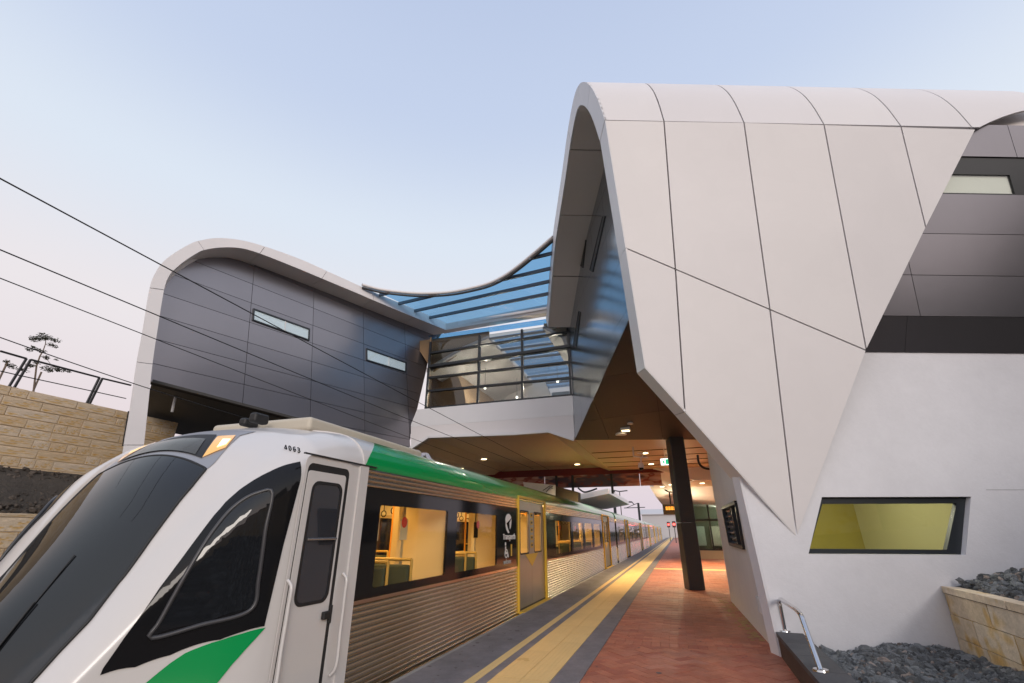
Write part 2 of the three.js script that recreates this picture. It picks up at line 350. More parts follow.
// --- a wall split into panels along seams: origin + s*S + t*U
function clipPoly(poly, side, k, lim) { // keep side*(p[k]-lim) <= 0
  const out = [];
  for (let i = 0; i < poly.length; i++) {
    const a = poly[i], b = poly[(i + 1) % poly.length], da = side * (a[k] - lim), db = side * (b[k] - lim);
    if (da <= 0) out.push(a);
    if ((da < 0 && db > 0) || (da > 0 && db < 0)) { const t = da / (da - db); out.push([a[0] + (b[0] - a[0]) * t, a[1] + (b[1] - a[1]) * t]); }
  }
  return out;
}
function areaOf(p) { let s = 0; for (let i = 0; i < p.length; i++) { const a = p[i], b = p[(i + 1) % p.length]; s += a[0] * b[1] - b[0] * a[1]; } return s / 2; }
function panelWall(parent, name, poly, to3, cutsS, cutsT, depth, mats, windows = [], gap = .006, back) {
  let n = 0;
  for (let i = 0; i + 1 < cutsS.length; i++) for (let j = 0; j + 1 < cutsT.length; j++) {
    let p = poly; p = clipPoly(p, -1, 0, cutsS[i] + gap); p = clipPoly(p, 1, 0, cutsS[i + 1] - gap); p = clipPoly(p, -1, 1, cutsT[j] + gap); p = clipPoly(p, 1, 1, cutsT[j + 1] - gap);
    p = p.filter((q, k) => { const b = p[(k + 1) % p.length]; return Math.hypot(q[0] - b[0], q[1] - b[1]) > 1e-4; });
    if (p.length < 3 || Math.abs(areaOf(p)) < .004) continue;
    const holes = windows.filter(w => w.every(q => q[0] > cutsS[i] && q[0] < cutsS[i + 1] && q[1] > cutsT[j] && q[1] < cutsT[j + 1])).map(w => w.map(q => to3(...q)));
    part(name, slab(p.map(q => to3(...q)), depth, holes, back), mats[n++ % mats.length], parent);
  }
}
// --- the dark wall set back inside the arch
const Z_BRIDGE = -13.4, A0 = gz([575, 440], Z_BRIDGE), aDark = dir(-22), nDark = V(0, 1, 0).cross(aDark).normalize(); if (nDark.x > 0) nDark.negate();
const onDark = p => hit(p, A0, nDark);
{
  const o = A0, S = aDark.clone().negate(), to2 = p => { const q = p.clone().sub(o); return [q.dot(S), q.y + o.y]; }, to3 = (s, y) => o.clone().addScaledVector(S, s).setY(y);
  const foot = to2(onDark([628, 322])), k = (foot[1] - A0.y) / foot[0], sEnd = 8.6;
  const topAt = s => { const p = to3(s, 8); let best = 7.6; for (let i = 0; i + 1 < NP; i++) { const a = innerProfile[i].clone().sub(o).dot(S), b = innerProfile[i + 1].clone().sub(o).dot(S); if ((a - s) * (b - s) <= 0 && innerProfile[i].y > best) best = innerProfile[i].y; } return best + .1; };
  const behind = y => { let s = 3; while (s < sEnd && to3(s, y).sub(TIP).dot(nNear) < -.44) s += .02; return s; };
  const sLow = behind(A0.y + k * 5.8), poly = [[0, A0.y], [sLow, A0.y + k * sLow]]; for (let y = 5.2; y < 8.3; y += .5) poly.push([behind(y), y]);
  for (let s = behind(8.2) - .1; s >= 0; s -= .3) poly.push([s, Math.max(8.2, topAt(s))]); poly.push([0, 7.7]);
  const wall = part('dark_wall', slab(poly.map(q => to3(...q).addScaledVector(nDark, -.06)), .1, [], nDark.clone().negate()), M.joint, rightWing);
  const win = [[[577.5, 262], [584, 238], [586, 240], [583, 268]], [[590, 270], [603, 216], [605.5, 216], [593, 272]], [[573.5, 345], [578.8, 311], [580.6, 312], [576.5, 348]]].map(q => q.map(onDark).map(to2));
  panelWall(wall, 'panel', poly, to3, [-.01, 1.1, 2.35, 3.6, 4.85, 6.1, 7.35, 8.7], [3, 5.3, 6.45, 7.6, 8.75, 10.2], .035, [M.darkGloss], [], .004, nDark.clone().negate());
  for (const w of win) {
    const q = w.map(v => to3(...v).addScaledVector(nDark, .02)), fr = part('slot_window', slab(q, .018, [inset(q, .025)], nDark.clone().negate()), M.black, wall);
    part('pane', slab(inset(q, .026).map(p => p.addScaledVector(nDark, -.012)), .004, [], nDark.clone().negate()), M.black, fr);
  }
  // --- the sloping dark soffit under it
  const F = onDark([628, 322]).addScaledVector(S, 1.2).setY(A0.y + k * (foot[0] + 1.2)), colTop = V(.2, 3.9, -14.3);
  const ns = F.clone().sub(A0).cross(colTop.clone().sub(A0)).normalize(), onS = (x, z) => V(x, A0.y - (ns.x * (x - A0.x) + ns.z * (z - A0.z)) / ns.y, z);
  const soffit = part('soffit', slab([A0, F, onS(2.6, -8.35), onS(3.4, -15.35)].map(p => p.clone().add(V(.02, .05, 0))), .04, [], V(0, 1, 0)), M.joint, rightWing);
  const g2 = [[A0.x, A0.z], [F.x, F.z], [2.6, -8.35], [3.4, -15.35]];
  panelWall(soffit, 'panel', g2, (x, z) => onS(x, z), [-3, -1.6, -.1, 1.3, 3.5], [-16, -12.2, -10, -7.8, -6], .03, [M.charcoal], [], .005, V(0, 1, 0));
  // fittings under it
  const L = p => { const c = hit(p, A0, ns); return c; };
  const sp = L([625.5, 429]);
  const lamp = part('downlight', box(sp.x - .13, sp.x + .13, sp.y - .05, sp.y + .03, sp.z - .13, sp.z + .13), M.white, soffit);
  part('diffuser', box(sp.x - .1, sp.x + .1, sp.y - .056, sp.y - .051, sp.z - .1, sp.z + .1), emit([1, .78, .42], 6), lamp);
  const r = new THREE.RectAreaLight(new THREE.Color(1, .78, .45), 10, .2, .2); r.position.set(sp.x, sp.y - .06, sp.z); r.lookAt(sp.x, -5, sp.z); scene.add(r);
  const sk = L([621, 434]); part('speaker', new THREE.CylinderGeometry(.16, .16, .05, 24).translate(sk.x, sk.y, sk.z), M.white, soffit);
  const sd = L([630, 423]); part('smoke_detector', new THREE.CylinderGeometry(.07, .08, .06, 18).translate(sd.x, sd.y, sd.z), M.white, soffit);
}
// --- the dark upper wall behind the slanted cut, with its window, over the rendered wall
{
  const off = nNear.clone().multiplyScalar(-.13), P0 = TIP.clone().add(off), onB = p => hit(p, P0, nNear), up = LEAN.clone();
  const to2 = p => { const q = p.clone().sub(P0); const t = q.y; return [q.clone().addScaledVector(up, -t).dot(ax70), t]; }, to3 = (s, t) => P0.clone().addScaledVector(ax70, s).addScaledVector(up, t);
  const yOf = py => to2(onB([1000, py]))[1], sOf = (px, py) => to2(onB([px, py]))[0];
  const yb = yOf(317), y1 = yOf(276), y2 = yOf(234.5), ys = yOf(194.5), yw = yOf(157), yt = yOf(126), sA = sOf(840, 330), sV = sOf(917, 300), sE = sA + 13;
  const upper = part('upper_wall', slab([[sA, yb], [sE, yb], [sE, yt], [sA, yt]].map(q => to3(...q).addScaledVector(nNear, -.12)), .1, [], nNear.clone().negate()), M.joint, rightWing);
  const w0 = sOf(930, 190), w1 = sOf(1011, 175), wEnd = w1 + .25;
  panelWall(upper, 'panel', [[sA, yb], [sE, yb], [sE, ys], [sA, ys]], to3, [sA, sV, sV + 3.2, sE], [yb, y1, y2, ys], .05, [M.darkA, M.darkB], [], .005, nNear.clone().negate());
  panelWall(upper, 'panel', [[sA, yw], [sE, yw], [sE, yt + .02], [sA, yt + .02]], to3, [sA, sOf(1012, 140), sE], [yw, yt + .5], .05, [M.darkA], [], .005, nNear.clone().negate());  // pale top panel; dark cladding colour stands in for the overhang's shade
  const rect = (a, b, c, d, o) => [[a, c], [b, c], [b, d], [a, d]].map(q => to3(...q).addScaledVector(nNear, o));
  const win = part('window', slab(rect(w0 - 1, wEnd + 1.2, ys + .01, yw - .01, -.02), .03, [rect(w0 - .9, w1, ys + .03, yw - .34, -.02)], nNear.clone().negate()), M.black, upper);
  part('blind', slab(rect(w0 - .9, w1, ys + .03, yw - .34, -.06), .02, [], nNear.clone().negate()), mat([.78, .74, .58], .6, { map: T_SOFT }), win);
  part('pane', slab(rect(w0 - .9, w1, ys + .03, yw - .34, -.035), .006, [], nNear.clone().negate()), M.glassClear, win);
  // skirt leaning back from the foot of the upper wall to the head of the rendered wall
  const topW = onWall([940, 353]).y, a = to3(sA - .3, yb), b = to3(sE, yb), wa = CORNER.clone().addScaledVector(ax70, a.clone().sub(CORNER).dot(ax70)).setY(topW).addScaledVector(nWall, .02), wb = CORNER.clone().addScaledVector(ax70, b.clone().sub(CORNER).dot(ax70)).setY(topW).addScaledVector(nWall, .02);
  const sk = (s0, s1) => [lerp3(a, b, s0), lerp3(a, b, s1), lerp3(wa, wb, s1), lerp3(wa, wb, s0)];
  part('skirt_panel', slab(inset(sk(0, .105), .003), .03), M.darkA, upper); part('skirt_panel', slab(inset(sk(.105, 1), .003), .03), M.darkA, upper);
}

// ================================================================ the rendered block under the right wing
const block = thing('rendered_block', 'pale rendered station building with slanted yellow lit window beside the platform', 'building', undefined, V(2, 0, -8));
{
  const P = (s, y) => CORNER.clone().addScaledVector(ax70, s).setY(y), s2 = p => { const q = onWall(p); return [q.clone().sub(CORNER).dot(ax70), q.y]; };
  const topY = onWall([940, 353]).y + .35, lean = s2([745, 500]), hole = [[822, 497], [971, 496.6], [966, 555], [808.5, 554]].map(s2);
  const k = lean[0] / lean[1], edgeS = y => k * y, topS = edgeS(topY);
  const outline = [[edgeS(-.6), -.6], [13, -.6], [13, topY], [topS, topY]];
  const wall = part('wall', slab(outline.map(q => P(...q)), .22, [hole.map(q => P(...q))]), M.render, block);
  const gy0 = s2([942, 490])[1];
  part('groove', slab([[hole[1][0] + .25, gy0], [13, gy0], [13, gy0 + .012], [hole[1][0] + .25, gy0 + .012]].map(q => P(...q).addScaledVector(nWall, .003)), .002), mat([.5, .5, .52], .9), wall);
  // window: black frame, pane and the lit room behind
  const ctr = hole.reduce((a, q) => [a[0] + q[0] / 4, a[1] + q[1] / 4], [0, 0]);
  const fr0 = inset(hole.map(q => P(...q).addScaledVector(nWall, -.07)), .004), fr1 = [[.055, .07], [-.16, .07], [-.16, -.05], [.05, -.05]];
  const inn = [[hole[0][0] + .03, hole[0][1] - .085], [hole[1][0] - .17, hole[1][1] - .085], [hole[2][0] - .17, hole[2][1] + .06], [hole[3][0] + .075, hole[3][1] + .06]].map(q => P(...q).addScaledVector(nWall, -.07));
  const frame = part('window', slab(fr0, .06, [inn], nWall.clone().negate()), M.frameDark, block);
  part('pane', slab(inn.map(p => p.clone().addScaledVector(nWall, -.03)), .006, [], nWall.clone().negate()), M.glassClear, frame);
  const back = nWall.clone().negate(), room = (s, y, d) => P(s === s0 ? .3 + .4 * d : s, y).addScaledVector(back, d), s0 = -99, sL = 1.4, s1 = hole[1][0] + .25, y0 = .2, y1 = 2.55, D = 2.6;
  const wallY = mat([.40, .345, .075], .85, { map: T_MIX_L }), wallC = mat([.52, .50, .30], .8);
  const rm = part('room', slab([room(s0, y0, D), room(s1, y0, D), room(s1, y1, D), room(s0, y1, D)], .08, [], back), wallY, block);
  part('room_wall', slab([room(s0, y0, .24), room(s0, y0, D), room(s0, y1, D), room(s0, y1, .24)], .03, [], V(-1, 0, 0)), wallY, rm);
  part('room_wall', slab([room(s1, y0, .24), room(s1, y0, D), room(s1, y1, D), room(s1, y1, .24)], .08, [], ax70.clone()), wallC, rm);
  part('room_floor', slab([room(s0, y0, .24), room(s1, y0, .24), room(s1, y0, D), room(s0, y0, D)], .08, [], V(0, -1, 0)), wallC, rm);
  part('room_ceiling', slab([room(s0, y1, .24), room(s1, y1, .24), room(s1, y1, D), room(s0, y1, D)], .08, [], V(0, 1, 0)), wallY, rm);
  const lc = room(sL + .6, y1 - .03, 1.15), lp = part('ceiling_lamp', slab([room(sL, y1 - .02, .9), room(sL + 1.2, y1 - .02, .9), room(sL + 1.2, y1 - .02, 1.4), room(sL, y1 - .02, 1.4)], .015, [], V(0, 1, 0)), emit([1, .9, .6], 3), rm);
  const ra = new THREE.RectAreaLight(new THREE.Color(1, .9, .6), 13, 1.1, .5); ra.position.copy(lc).setY(y1 - .06); ra.lookAt(lc.x, -5, lc.z); scene.add(ra);
  // the wall along the platform: its near edge leans out over the bricks, its far edge stands upright
  const n0 = P(0, 0), n1 = P(topS, topY), f0 = gy([731, 601], 0), f1 = f0.clone().setY(topY);
  const at = (u, v) => lerp3(lerp3(n0, f0, u), lerp3(n1, f1, u), v);
  const uvOf = p => { let u = .3, v = .4, best = 1e9; for (let it = 0; it < 5; it++) { const st = .6 / 3 ** it * 1.2; let bu = u, bv = v; for (let a = -4; a <= 4; a++) for (let b = -4; b <= 4; b++) { const q = px2(at(u + a * st / 4, v + b * st / 4)), d = Math.hypot(q[0] - p[0], q[1] - p[1]); if (d < best) { best = d; bu = u + a * st / 4; bv = v + b * st / 4; } } u = bu; v = bv; } return [u, v]; };
  const wh = [[723.5, 508.2], [737, 502.3], [745.2, 547.5], [731, 544]].map(uvOf);
  const sc = 5.2, face = (u, v) => at(u / sc, v / topY);
  const toM = q => [q[0] * sc, q[1] * topY];
  const pw = part('platform_wall', onSurface([[0, -.5], [sc, -.5], [sc, topY], [0, topY]], [wh.map(toM)], face, .5), M.renderWarm, block);
  part('corner_bead', bentSolid((u, v) => at(u * .012, -.1 + v * 1.1).add(V(-.012, 0, .004)), (u, v) => at(u * .012, -.1 + v * 1.1).add(V(.02, 0, .004)), 1, 8), M.render, pw);
  part('wall_end', slab([f0.clone().setY(-.5), f1, f1.clone().add(V(2.4, 0, -.9)), f0.clone().setY(-.5).add(V(2.4, 0, -.9))], .15, [], V(0, 0, 1)), M.renderWarm, block);
  // louvred window in it
  const whv = wh.map(q => at(...q)), deep = V(.1, 0, 0), lw = part('louvre_window', join([0, 1, 2, 3].map(i => bar(whv[i], whv[(i + 1) % 4], .05, .08, V(1, 0, 0)))), M.frameDark, block);
  part('pane', slab(whv.map(p => p.clone().add(V(.07, 0, 0))), .01, [], V(1, 0, 0)), mat([.05, .055, .06], .06), lw);
  part('mullion', bar(lerp3(whv[0], whv[1], .55).add(V(.03, 0, 0)), lerp3(whv[3], whv[2], .55).add(V(.03, 0, 0)), .04, .06, V(1, 0, 0)), M.frameDark, lw);
  for (let i = 0; i < 7; i++) { const t = (i + .5) / 7, a = lerp3(whv[0], whv[3], t), b = lerp3(lerp3(whv[0], whv[1], .52), lerp3(whv[3], whv[2], .52), t); part('louvre_blade', bar(a.add(V(.03, 0, 0)), b.add(V(.03, 0, 0)), .012, .1, V(.7, .7, 0)), mat([.25, .28, .33], .2, { metalness: .6 }), lw); }
  // small service box on the platform wall
  const sb = at(...uvOf([762, 605])), so = part('service_box', rbox(sb.x - .05, sb.x + .03, sb.y - .1, sb.y + .1, sb.z - .09, sb.z + .09, .01), M.renderWarm, block);
  part('lid', rbox(sb.x - .062, sb.x - .051, sb.y - .085, sb.y + .085, sb.z - .075, sb.z + .075, .004), M.renderWarm, so);
  // roof slab closing the block
  part('roof_slab', slab([P(topS, topY + .01), P(13, topY + .01), P(13, topY + .01).addScaledVector(back, 5), f1.clone().setY(topY + .01)], .1, [], V(0, 1, 0)), M.steelDark, block);
}

// ================================================================ left wing: dark facade in a rounded white frame
const D18 = dir(18), UPL = V(-.117, 1, .063), B0 = gz([410, 449], Z_BRIDGE), nL = D18.clone().cross(UPL).normalize(); if (nL.x < 0) nL.negate();
const OUT = V(-.66, 0, -.75), PROUD = .62, onFac = p => hit(p, B0, nL), onFrame = p => hit(p, B0.clone().addScaledVector(nL, PROUD), nL);
const frOut = [[118, 490], [124, 445], [130, 410], [137, 362], [143, 330], [150, 288], [156, 272], [164, 261], [176, 252], [190, 244], [198, 241], [217, 238], [240, 240], [265, 246.5], [300, 259], [327, 271], [360, 286], [375, 292.7], [417.6, 310.3], [448.5, 323.5]].map(onFrame);
const frIn = [[140, 490], [144, 445], [147.5, 412], [152.5, 364], [157.5, 330], [164, 290], [169, 276], [176, 268], [186, 260], [197, 253], [204, 250], [220, 247.5], [240, 248], [260, 253.5], [297, 268], [322, 278.5], [358, 293.5], [373, 300], [415, 317.5], [448.5, 331]].map(onFrame);
{
  const dark = frIn.map(p => p.clone().addScaledVector(nL, -PROUD));
  const S = D18, to2 = p => { const q = p.clone().sub(B0), t = q.y / UPL.y; return [q.addScaledVector(UPL, -t).dot(S), t]; }, to3 = (s, t) => B0.clone().addScaledVector(S, s).addScaledVector(UPL, t);
  const outline = [[152, 381.8], [250, 407], [410, 449], [411, 424.5], [417, 410], [427, 367], [429, 353]].map(onFac).concat(dark.slice(3).reverse()).map(to2);
  const fac = part('facade', slab(outline.map(q => to3(...q).addScaledVector(nL, -.07)), .12, [], nL.clone().negate()), M.joint, leftWing);
  const s1 = to2(onFac([248, 340]))[0], s2 = to2(onFac([312, 356]))[0], st = s2 - s1;
  const y = p => to2(onFac(p))[1], t0 = y([155.7, 364]), t3 = y([166.7, 294.7]), dt = (t3 - t0) / 3;
  const wins = [[[253, 308.5], [309.5, 329], [309, 341], [252, 320.5]], [[366, 348.3], [406, 362.5], [405.5, 372.5], [366, 360.5]]].map(w => w.map(onFac).map(to2));
  const cs = [-20, s1, s2, s2 + st, s2 + 2 * st, 20], ct = [-4, t0 - dt, t0, t0 + dt, t0 + 2 * dt, t3, t3 + dt, t3 + 2 * dt, t3 + 3 * dt, 30];
  // windows set in the panels: their rows open up behind them
  const hole = w => { const s = w.map(q => q[0]), t = w.map(q => q[1]); return w; };
  let n = 0; const nb = nL.clone().negate();
  for (let i = 0; i + 1 < cs.length; i++) for (let j = 0; j + 1 < ct.length; j++) {
    let p = outline; const g = .006;
    p = clipPoly(p, -1, 0, cs[i] + g); p = clipPoly(p, 1, 0, cs[i + 1] - g); p = clipPoly(p, -1, 1, ct[j] + g); p = clipPoly(p, 1, 1, ct[j + 1] - g);
    p = p.filter((q, k) => { const b = p[(k + 1) % p.length]; return Math.hypot(q[0] - b[0], q[1] - b[1]) > 1e-3; });
    if (p.length < 3 || Math.abs(areaOf(p)) < .01) continue;
    part('panel', slab(p.map(q => to3(...q)), .04, [], nb), n++ % 2 ? M.darkA : M.darkB, fac);
  }
  for (const w of wins) {
    const q = w.map(v => to3(...v).addScaledVector(nL, .035)), fr = part('window', slab(q, .03, [inset(q, .035)], nb), M.frameDark, fac);
    const inn = inset(q, .035).map(p => p.addScaledVector(nL, -.02));
    part('blind', slab(inn.map(p => p.clone().addScaledVector(nL, -.012)), .004, [], nb), mat([.74, .80, .80], .5), fr);
    part('pane', slab(inn, .004, [], nb), M.glassClear, fr);
    part('mullion', bar(lerp3(inn[0], inn[1], .55), lerp3(inn[3], inn[2], .55), .02, .02, nL), M.white, fr);
  }
  // the white ring: front panels, outer skin, white reveal
  const ring = part('frame', bentSolid((u, v) => lerp3(frOut[1], frIn[1], u).lerp(lerp3(frOut[2], frIn[2], u), v).addScaledVector(nL, -.08), (u, v) => lerp3(frOut[1], frIn[1], u).lerp(lerp3(frOut[2], frIn[2], u), v).addScaledVector(nL, -.12), 1, 1), M.joint, leftWing);
  const seams = [0, 1, 3, 5, 10, 13, 15, 17, 18, 19];
  for (let k = 0; k + 1 < seams.length; k++) {
    const i0 = seams[k], m = seams[k + 1] - i0;
    const cv = L => new THREE.CatmullRomCurve3(L, false, 'centripetal');
    const idx = (L, f) => { f = i0 + Math.min(.999, Math.max(.001, f)) * m; const a = Math.min(L.length - 2, Math.floor(f)), t = f - a, p0 = L[Math.max(0, a - 1)], p1 = L[a], p2 = L[a + 1], p3 = L[Math.min(L.length - 1, a + 2)]; const h = (x) => { const q0 = p0[x], q1 = p1[x], q2 = p2[x], q3 = p3[x]; return .5 * (2 * q1 + (q2 - q0) * t + (2 * q0 - 5 * q1 + 4 * q2 - q3) * t * t + (3 * q1 - q0 - 3 * q2 + q3) * t * t * t); }; return V(h('x'), h('y'), h('z')); };
    const len = frOut[i0].distanceTo(frOut[seams[k + 1]]), g = .006 / len, F = (u, v, o) => lerp3(idx(frOut, g + v * (1 - 2 * g)), idx(frIn, g + v * (1 - 2 * g)), u).addScaledVector(nL, -o), nv = Math.max(2, m * 4);
    part('frame_panel', bentSolid((u, v) => F(u, v, 0), (u, v) => F(u, v, .03), 2, nv, .4, len), k === 1 ? M.panelB : M.panelA, ring);
    part('reveal_panel', bentSolid((u, v) => F(1, v, .012 + u * (PROUD + .2)), (u, v) => F(.92, v, .012 + u * (PROUD + .2)), 1, nv, .8, len), k < 3 ? M.trim : M.lining, ring);
    part('outer_panel', bentSolid((u, v) => F(0, v, .012).addScaledVector(OUT, u * (k < 2 ? .45 : 5)), (u, v) => F(.08, v, .012).addScaledVector(OUT, u * (k < 2 ? .45 : 5)), 2, nv, 4, len), M.panelA, ring);
  }
  // underside of the wing
  const back = nL.clone().setY(0).normalize().negate(), s0 = onFac([152, 382]), sE = onFac([410, 449]);
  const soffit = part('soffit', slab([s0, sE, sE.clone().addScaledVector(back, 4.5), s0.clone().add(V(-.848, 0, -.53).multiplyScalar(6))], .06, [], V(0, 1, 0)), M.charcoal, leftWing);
  const dn = hit([176, 394.7], s0.clone().add(V(-.8, -.12, 0)), nL); const st0 = hit([172, 412], s0.clone().add(V(-.8, 0, 0)), nL);
  part('hanger', rod(dn, st0, .03), M.white, soffit);
}
// ================================================================ bridge concourse between the wings
const bridge = thing('concourse_bridge', 'glazed station concourse bridging the tracks with white spandrel below its windows', 'building', undefined, V(-5.3, 0, -16));
const Z_BACK = -21.2;
{
  const Z = Z_BRIDGE, q = p => gz(p, Z);
  const botPx = [[411, 449], [429.5, 437], [515, 434], [549, 431.5], [574.5, 440]].map(q), topL = q([417, 409.5]), topR = q([572, 395.5]);
  const mid = [q([411, 424.5]), q([417, 409.5])];
  const lowPink = lerp3(q([411, 424]), q([411, 449]), .12), lowR = q([573, 415]);
  const up = part('spandrel', slab([mid[0], mid[1], topR, lowR, lerp3(lowPink, lowR, .001)], .25, [], V(0, 0, -1)), M.trim, bridge);
  part('lower_panel', slab([lowPink.clone().add(V(0, -.004, .002)), lowR.clone().add(V(0, -.004, .002)), botPx[4], botPx[3], botPx[2], botPx[1], botPx[0]].map(p => p.clone()), .25, [], V(0, 0, -1)), M.panelB, up);
  for (let i = 0; i < 4; i++) part('drip_edge', bar(botPx[i].clone().add(V(0, .0, .05)), botPx[i + 1].clone().add(V(0, .0, .05)), .1, .09), M.trim, up);
  // tan soffit behind it, following its foot line
  const foot = [V(-10.2, botPx[0].y, 0), ...botPx];
  const sof = part('soffit', join(foot.slice(0, -1).map((p, i) => bentSolid((u, v) => V(p.x + (foot[i + 1].x - p.x) * u, p.y + (foot[i + 1].y - p.y) * u, Z - .02 + (Z_BACK - Z) * v), (u, v) => V(p.x + (foot[i + 1].x - p.x) * u, p.y + (foot[i + 1].y - p.y) * u + .1, Z - .02 + (Z_BACK - Z) * v), 1, 6, foot[i + 1].x - p.x, 8))), M.tan, bridge);
  part('soffit_panel', slab([V(botPx[4].x, botPx[4].y + .012, Z - .02), V(4.6, botPx[4].y + .012, -15.85), V(4.6, botPx[4].y + .012, Z_BACK), V(botPx[4].x, botPx[4].y + .012, Z_BACK)], .1, [], V(0, 1, 0)), M.tan, sof);
  for (let k = 2; k < 6; k++) part('joint_strip', box(-2.5, 4.5, botPx[4].y - .006, botPx[4].y + .01, Z - k * 1.3 - .01, Z - k * 1.3 + .01), M.joint, sof);
  const lampAt = p => { const c = gy(p, botPx[4].y + .02); return c; };
  for (const p of [[430, 459], [461, 467.5], [645, 452], [651, 463]]) {
    const c = lampAt(p), dl = part('downlight', new THREE.CylinderGeometry(.13, .13, .04, 20).translate(c.x, c.y - .02, c.z), M.white, sof);
    part('diffuser', new THREE.CylinderGeometry(.1, .1, .01, 20).translate(c.x, c.y - .046, c.z), emit([1, .78, .42], 7), dl);
    const l = new THREE.SpotLight(new THREE.Color(1, .74, .40), 34, 30, 1.15, .6, 2); l.position.set(c.x, c.y - .07, c.z); l.target.position.set(c.x, -2, c.z); l.castShadow = true; scene.add(l, l.target);
  }
  for (const [x, z] of [[-3.5, -18.5], [-6.5, -16], [2.2, -17]]) {
    const c = V(x, botPx[4].y + .02, z), dl = part('downlight', new THREE.CylinderGeometry(.13, .13, .04, 20).translate(c.x, c.y - .02, c.z), M.white, sof);
    part('diffuser', new THREE.CylinderGeometry(.1, .1, .01, 20).translate(c.x, c.y - .046, c.z), emit([1, .78, .42], 7), dl);
    const l = new THREE.SpotLight(new THREE.Color(1, .74, .40), 34, 30, 1.15, .6, 2); l.position.set(c.x, c.y - .07, c.z); l.target.position.set(c.x, -2, c.z); l.castShadow = true; scene.add(l, l.target);
  }
  // glazed front
  const ZG = Z - .08, g = p => gz(p, ZG), bot = t => lerp3(g([420, 409]), g([571, 395.5]), t), lx = g([426, 408]).x, rx = g([571, 395]).x;
  const rows = [[427, 408, 571, 395], [428, 391, 571, 377.5], [429.5, 377.5, 571, 361.5], [430.5, 366.5, 571, 346], [433, 352.5, 570, 331.5]].map(r => [g([r[0], r[1]]).y, g([r[2], r[3]]).y]);
  const cols = [lx, g([478, 380]).x, g([522, 375]).x, rx], yAt = (r, x) => r[0] + (r[1] - r[0]) * (x - lx) / (rx - lx), topG = 7.75;
  const front = part('window_front', box(lx - .06, lx, rows[0][0] - .02, topG, ZG - .1, ZG), M.frameDark, bridge);
  cols.slice(1).forEach(x => part('mullion', box(x - .035, x + .035, yAt(rows[0], x), topG, ZG - .1, ZG), M.frameDark, front));
  rows.forEach((r, i) => part('transom', bar(V(lx, r[0], ZG - .05), V(rx + .1, r[1], ZG - .05), .13, i === 3 ? .13 : .06), M.frameDark, front));
  const lev = [...rows.map(r => r), [topG, topG]];
  for (let i = 0; i + 1 < cols.length; i++) for (let j = 0; j + 1 < lev.length; j++) {
    const a = cols[i] + .04, b = cols[i + 1] - .04; part('pane', slab([V(a, yAt(lev[j], a), ZG - .05), V(b, yAt(lev[j], b), ZG - .05), V(b, yAt(lev[j + 1], b), ZG - .05), V(a, yAt(lev[j + 1], a), ZG - .05)], .008, [], V(0, 0, -1)), M.glassGrey, front);
  }
  part('transom', bar(V(lx, rows[3][0] - .02, ZG + .03), V(rx + .05, rows[3][1] - .02, ZG + .03), .1, .07), M.frameDark, front);
  // inside: floor, brown room to the left, plaster ceiling with a long skylight
  const inside = part('floor', box(-8.6, -2.3, 4.6, 4.75, Z - .3, Z_BACK), M.steelDark, bridge);
  const brown = mat([.30, .19, .10], .6, { map: T_MIX_L }), plaster = mat([.60, .56, .54], .7, { map: T_SOFT });
  part('brown_wall', slab([V(-8.4, 4.75, -15.0), V(-6.9, 4.75, -15.0), V(-6.75, 5.3, -15.0), V(-6.95, 6.2, -15.0), V(-7.3, 7.0, -15.0), V(-7.45, 7.7, -15.0), V(-8.4, 7.7, -15.0)], 4, [], V(0, 0, -1)), brown, inside);
  part('side_wall', slab([V(lx - .05, 4.76, ZG - .11), V(-8.35, 4.76, -15), V(-8.35, 8, -15), V(lx - .05, 8, ZG - .11)], .06, [], V(-1, 0, 0)), brown, inside);
  const ceil = (pts, m) => part('ceiling', slab(pts.map(([x, y]) => V(x, y, -13.75)), 7.2, [], V(0, 0, -1)), m, inside);
  ceil([[-7.9, 6.7], [-6.6, 7.35], [-5.55, 7.7], [-5.55, 7.8], [-6.6, 7.48], [-7.9, 6.85]], plaster);
  ceil([[-3.55, 7.8], [-2.9, 7.35], [-2.6, 6.4], [-2.5, 6.4], [-2.8, 7.4], [-3.5, 7.9]], plaster);
  part('bulkhead', slab([V(lx - .02, 6.72, -13.85), V(-6.6, 7.37, -13.85), V(-5.55, 7.72, -13.85), V(-5.55, 8.02, -13.85), V(-8.6, 8.02, -13.85)], .06, [], V(0, 0, -1)), brown, inside);
  part('bulkhead', slab([V(-3.52, 7.82, -13.85), V(-2.87, 7.37, -13.85), V(-2.55, 6.4, -13.85), V(-2.3, 6.4, -13.85), V(-2.3, 8.02, -13.85), V(-3.52, 8.02, -13.85)], .06, [], V(0, 0, -1)), brown, inside);
  part('back_wall', slab([V(-7.4, 4.75, -19.5), V(-4.2, 4.75, -19.5), V(-4.0, 5.3, -19.5), V(-5.0, 7.8, -19.5), V(-7.4, 7.8, -19.5)], .2, [], V(0, 0, -1)), plaster, inside);
  part('back_wall', slab([V(-3.6, 4.75, -18.5), V(-2.6, 4.75, -18.5), V(-2.6, 7.4, -18.5), V(-3.0, 7.4, -18.5)], .2, [], V(0, 0, -1)), plaster, inside);
  for (const [x, y, z] of [[-6.2, 6.35, -15.2], [-5.4, 6.3, -16.6], [-3.6, 6.6, -16]]) {
    const pl = part('pendant_lamp', join([new THREE.SphereGeometry(.05, 14, 10).translate(x, y, z)]), emit([1, .9, .72], 5), inside);
    part('stem', rod(V(x, y + .05, z), V(x, y + .8, z), .008), M.black, pl);
    const l = new THREE.PointLight(new THREE.Color(1, .84, .64), 7.5, 12, 2); l.position.set(x, y - .1, z); l.castShadow = true; scene.add(l);
  }
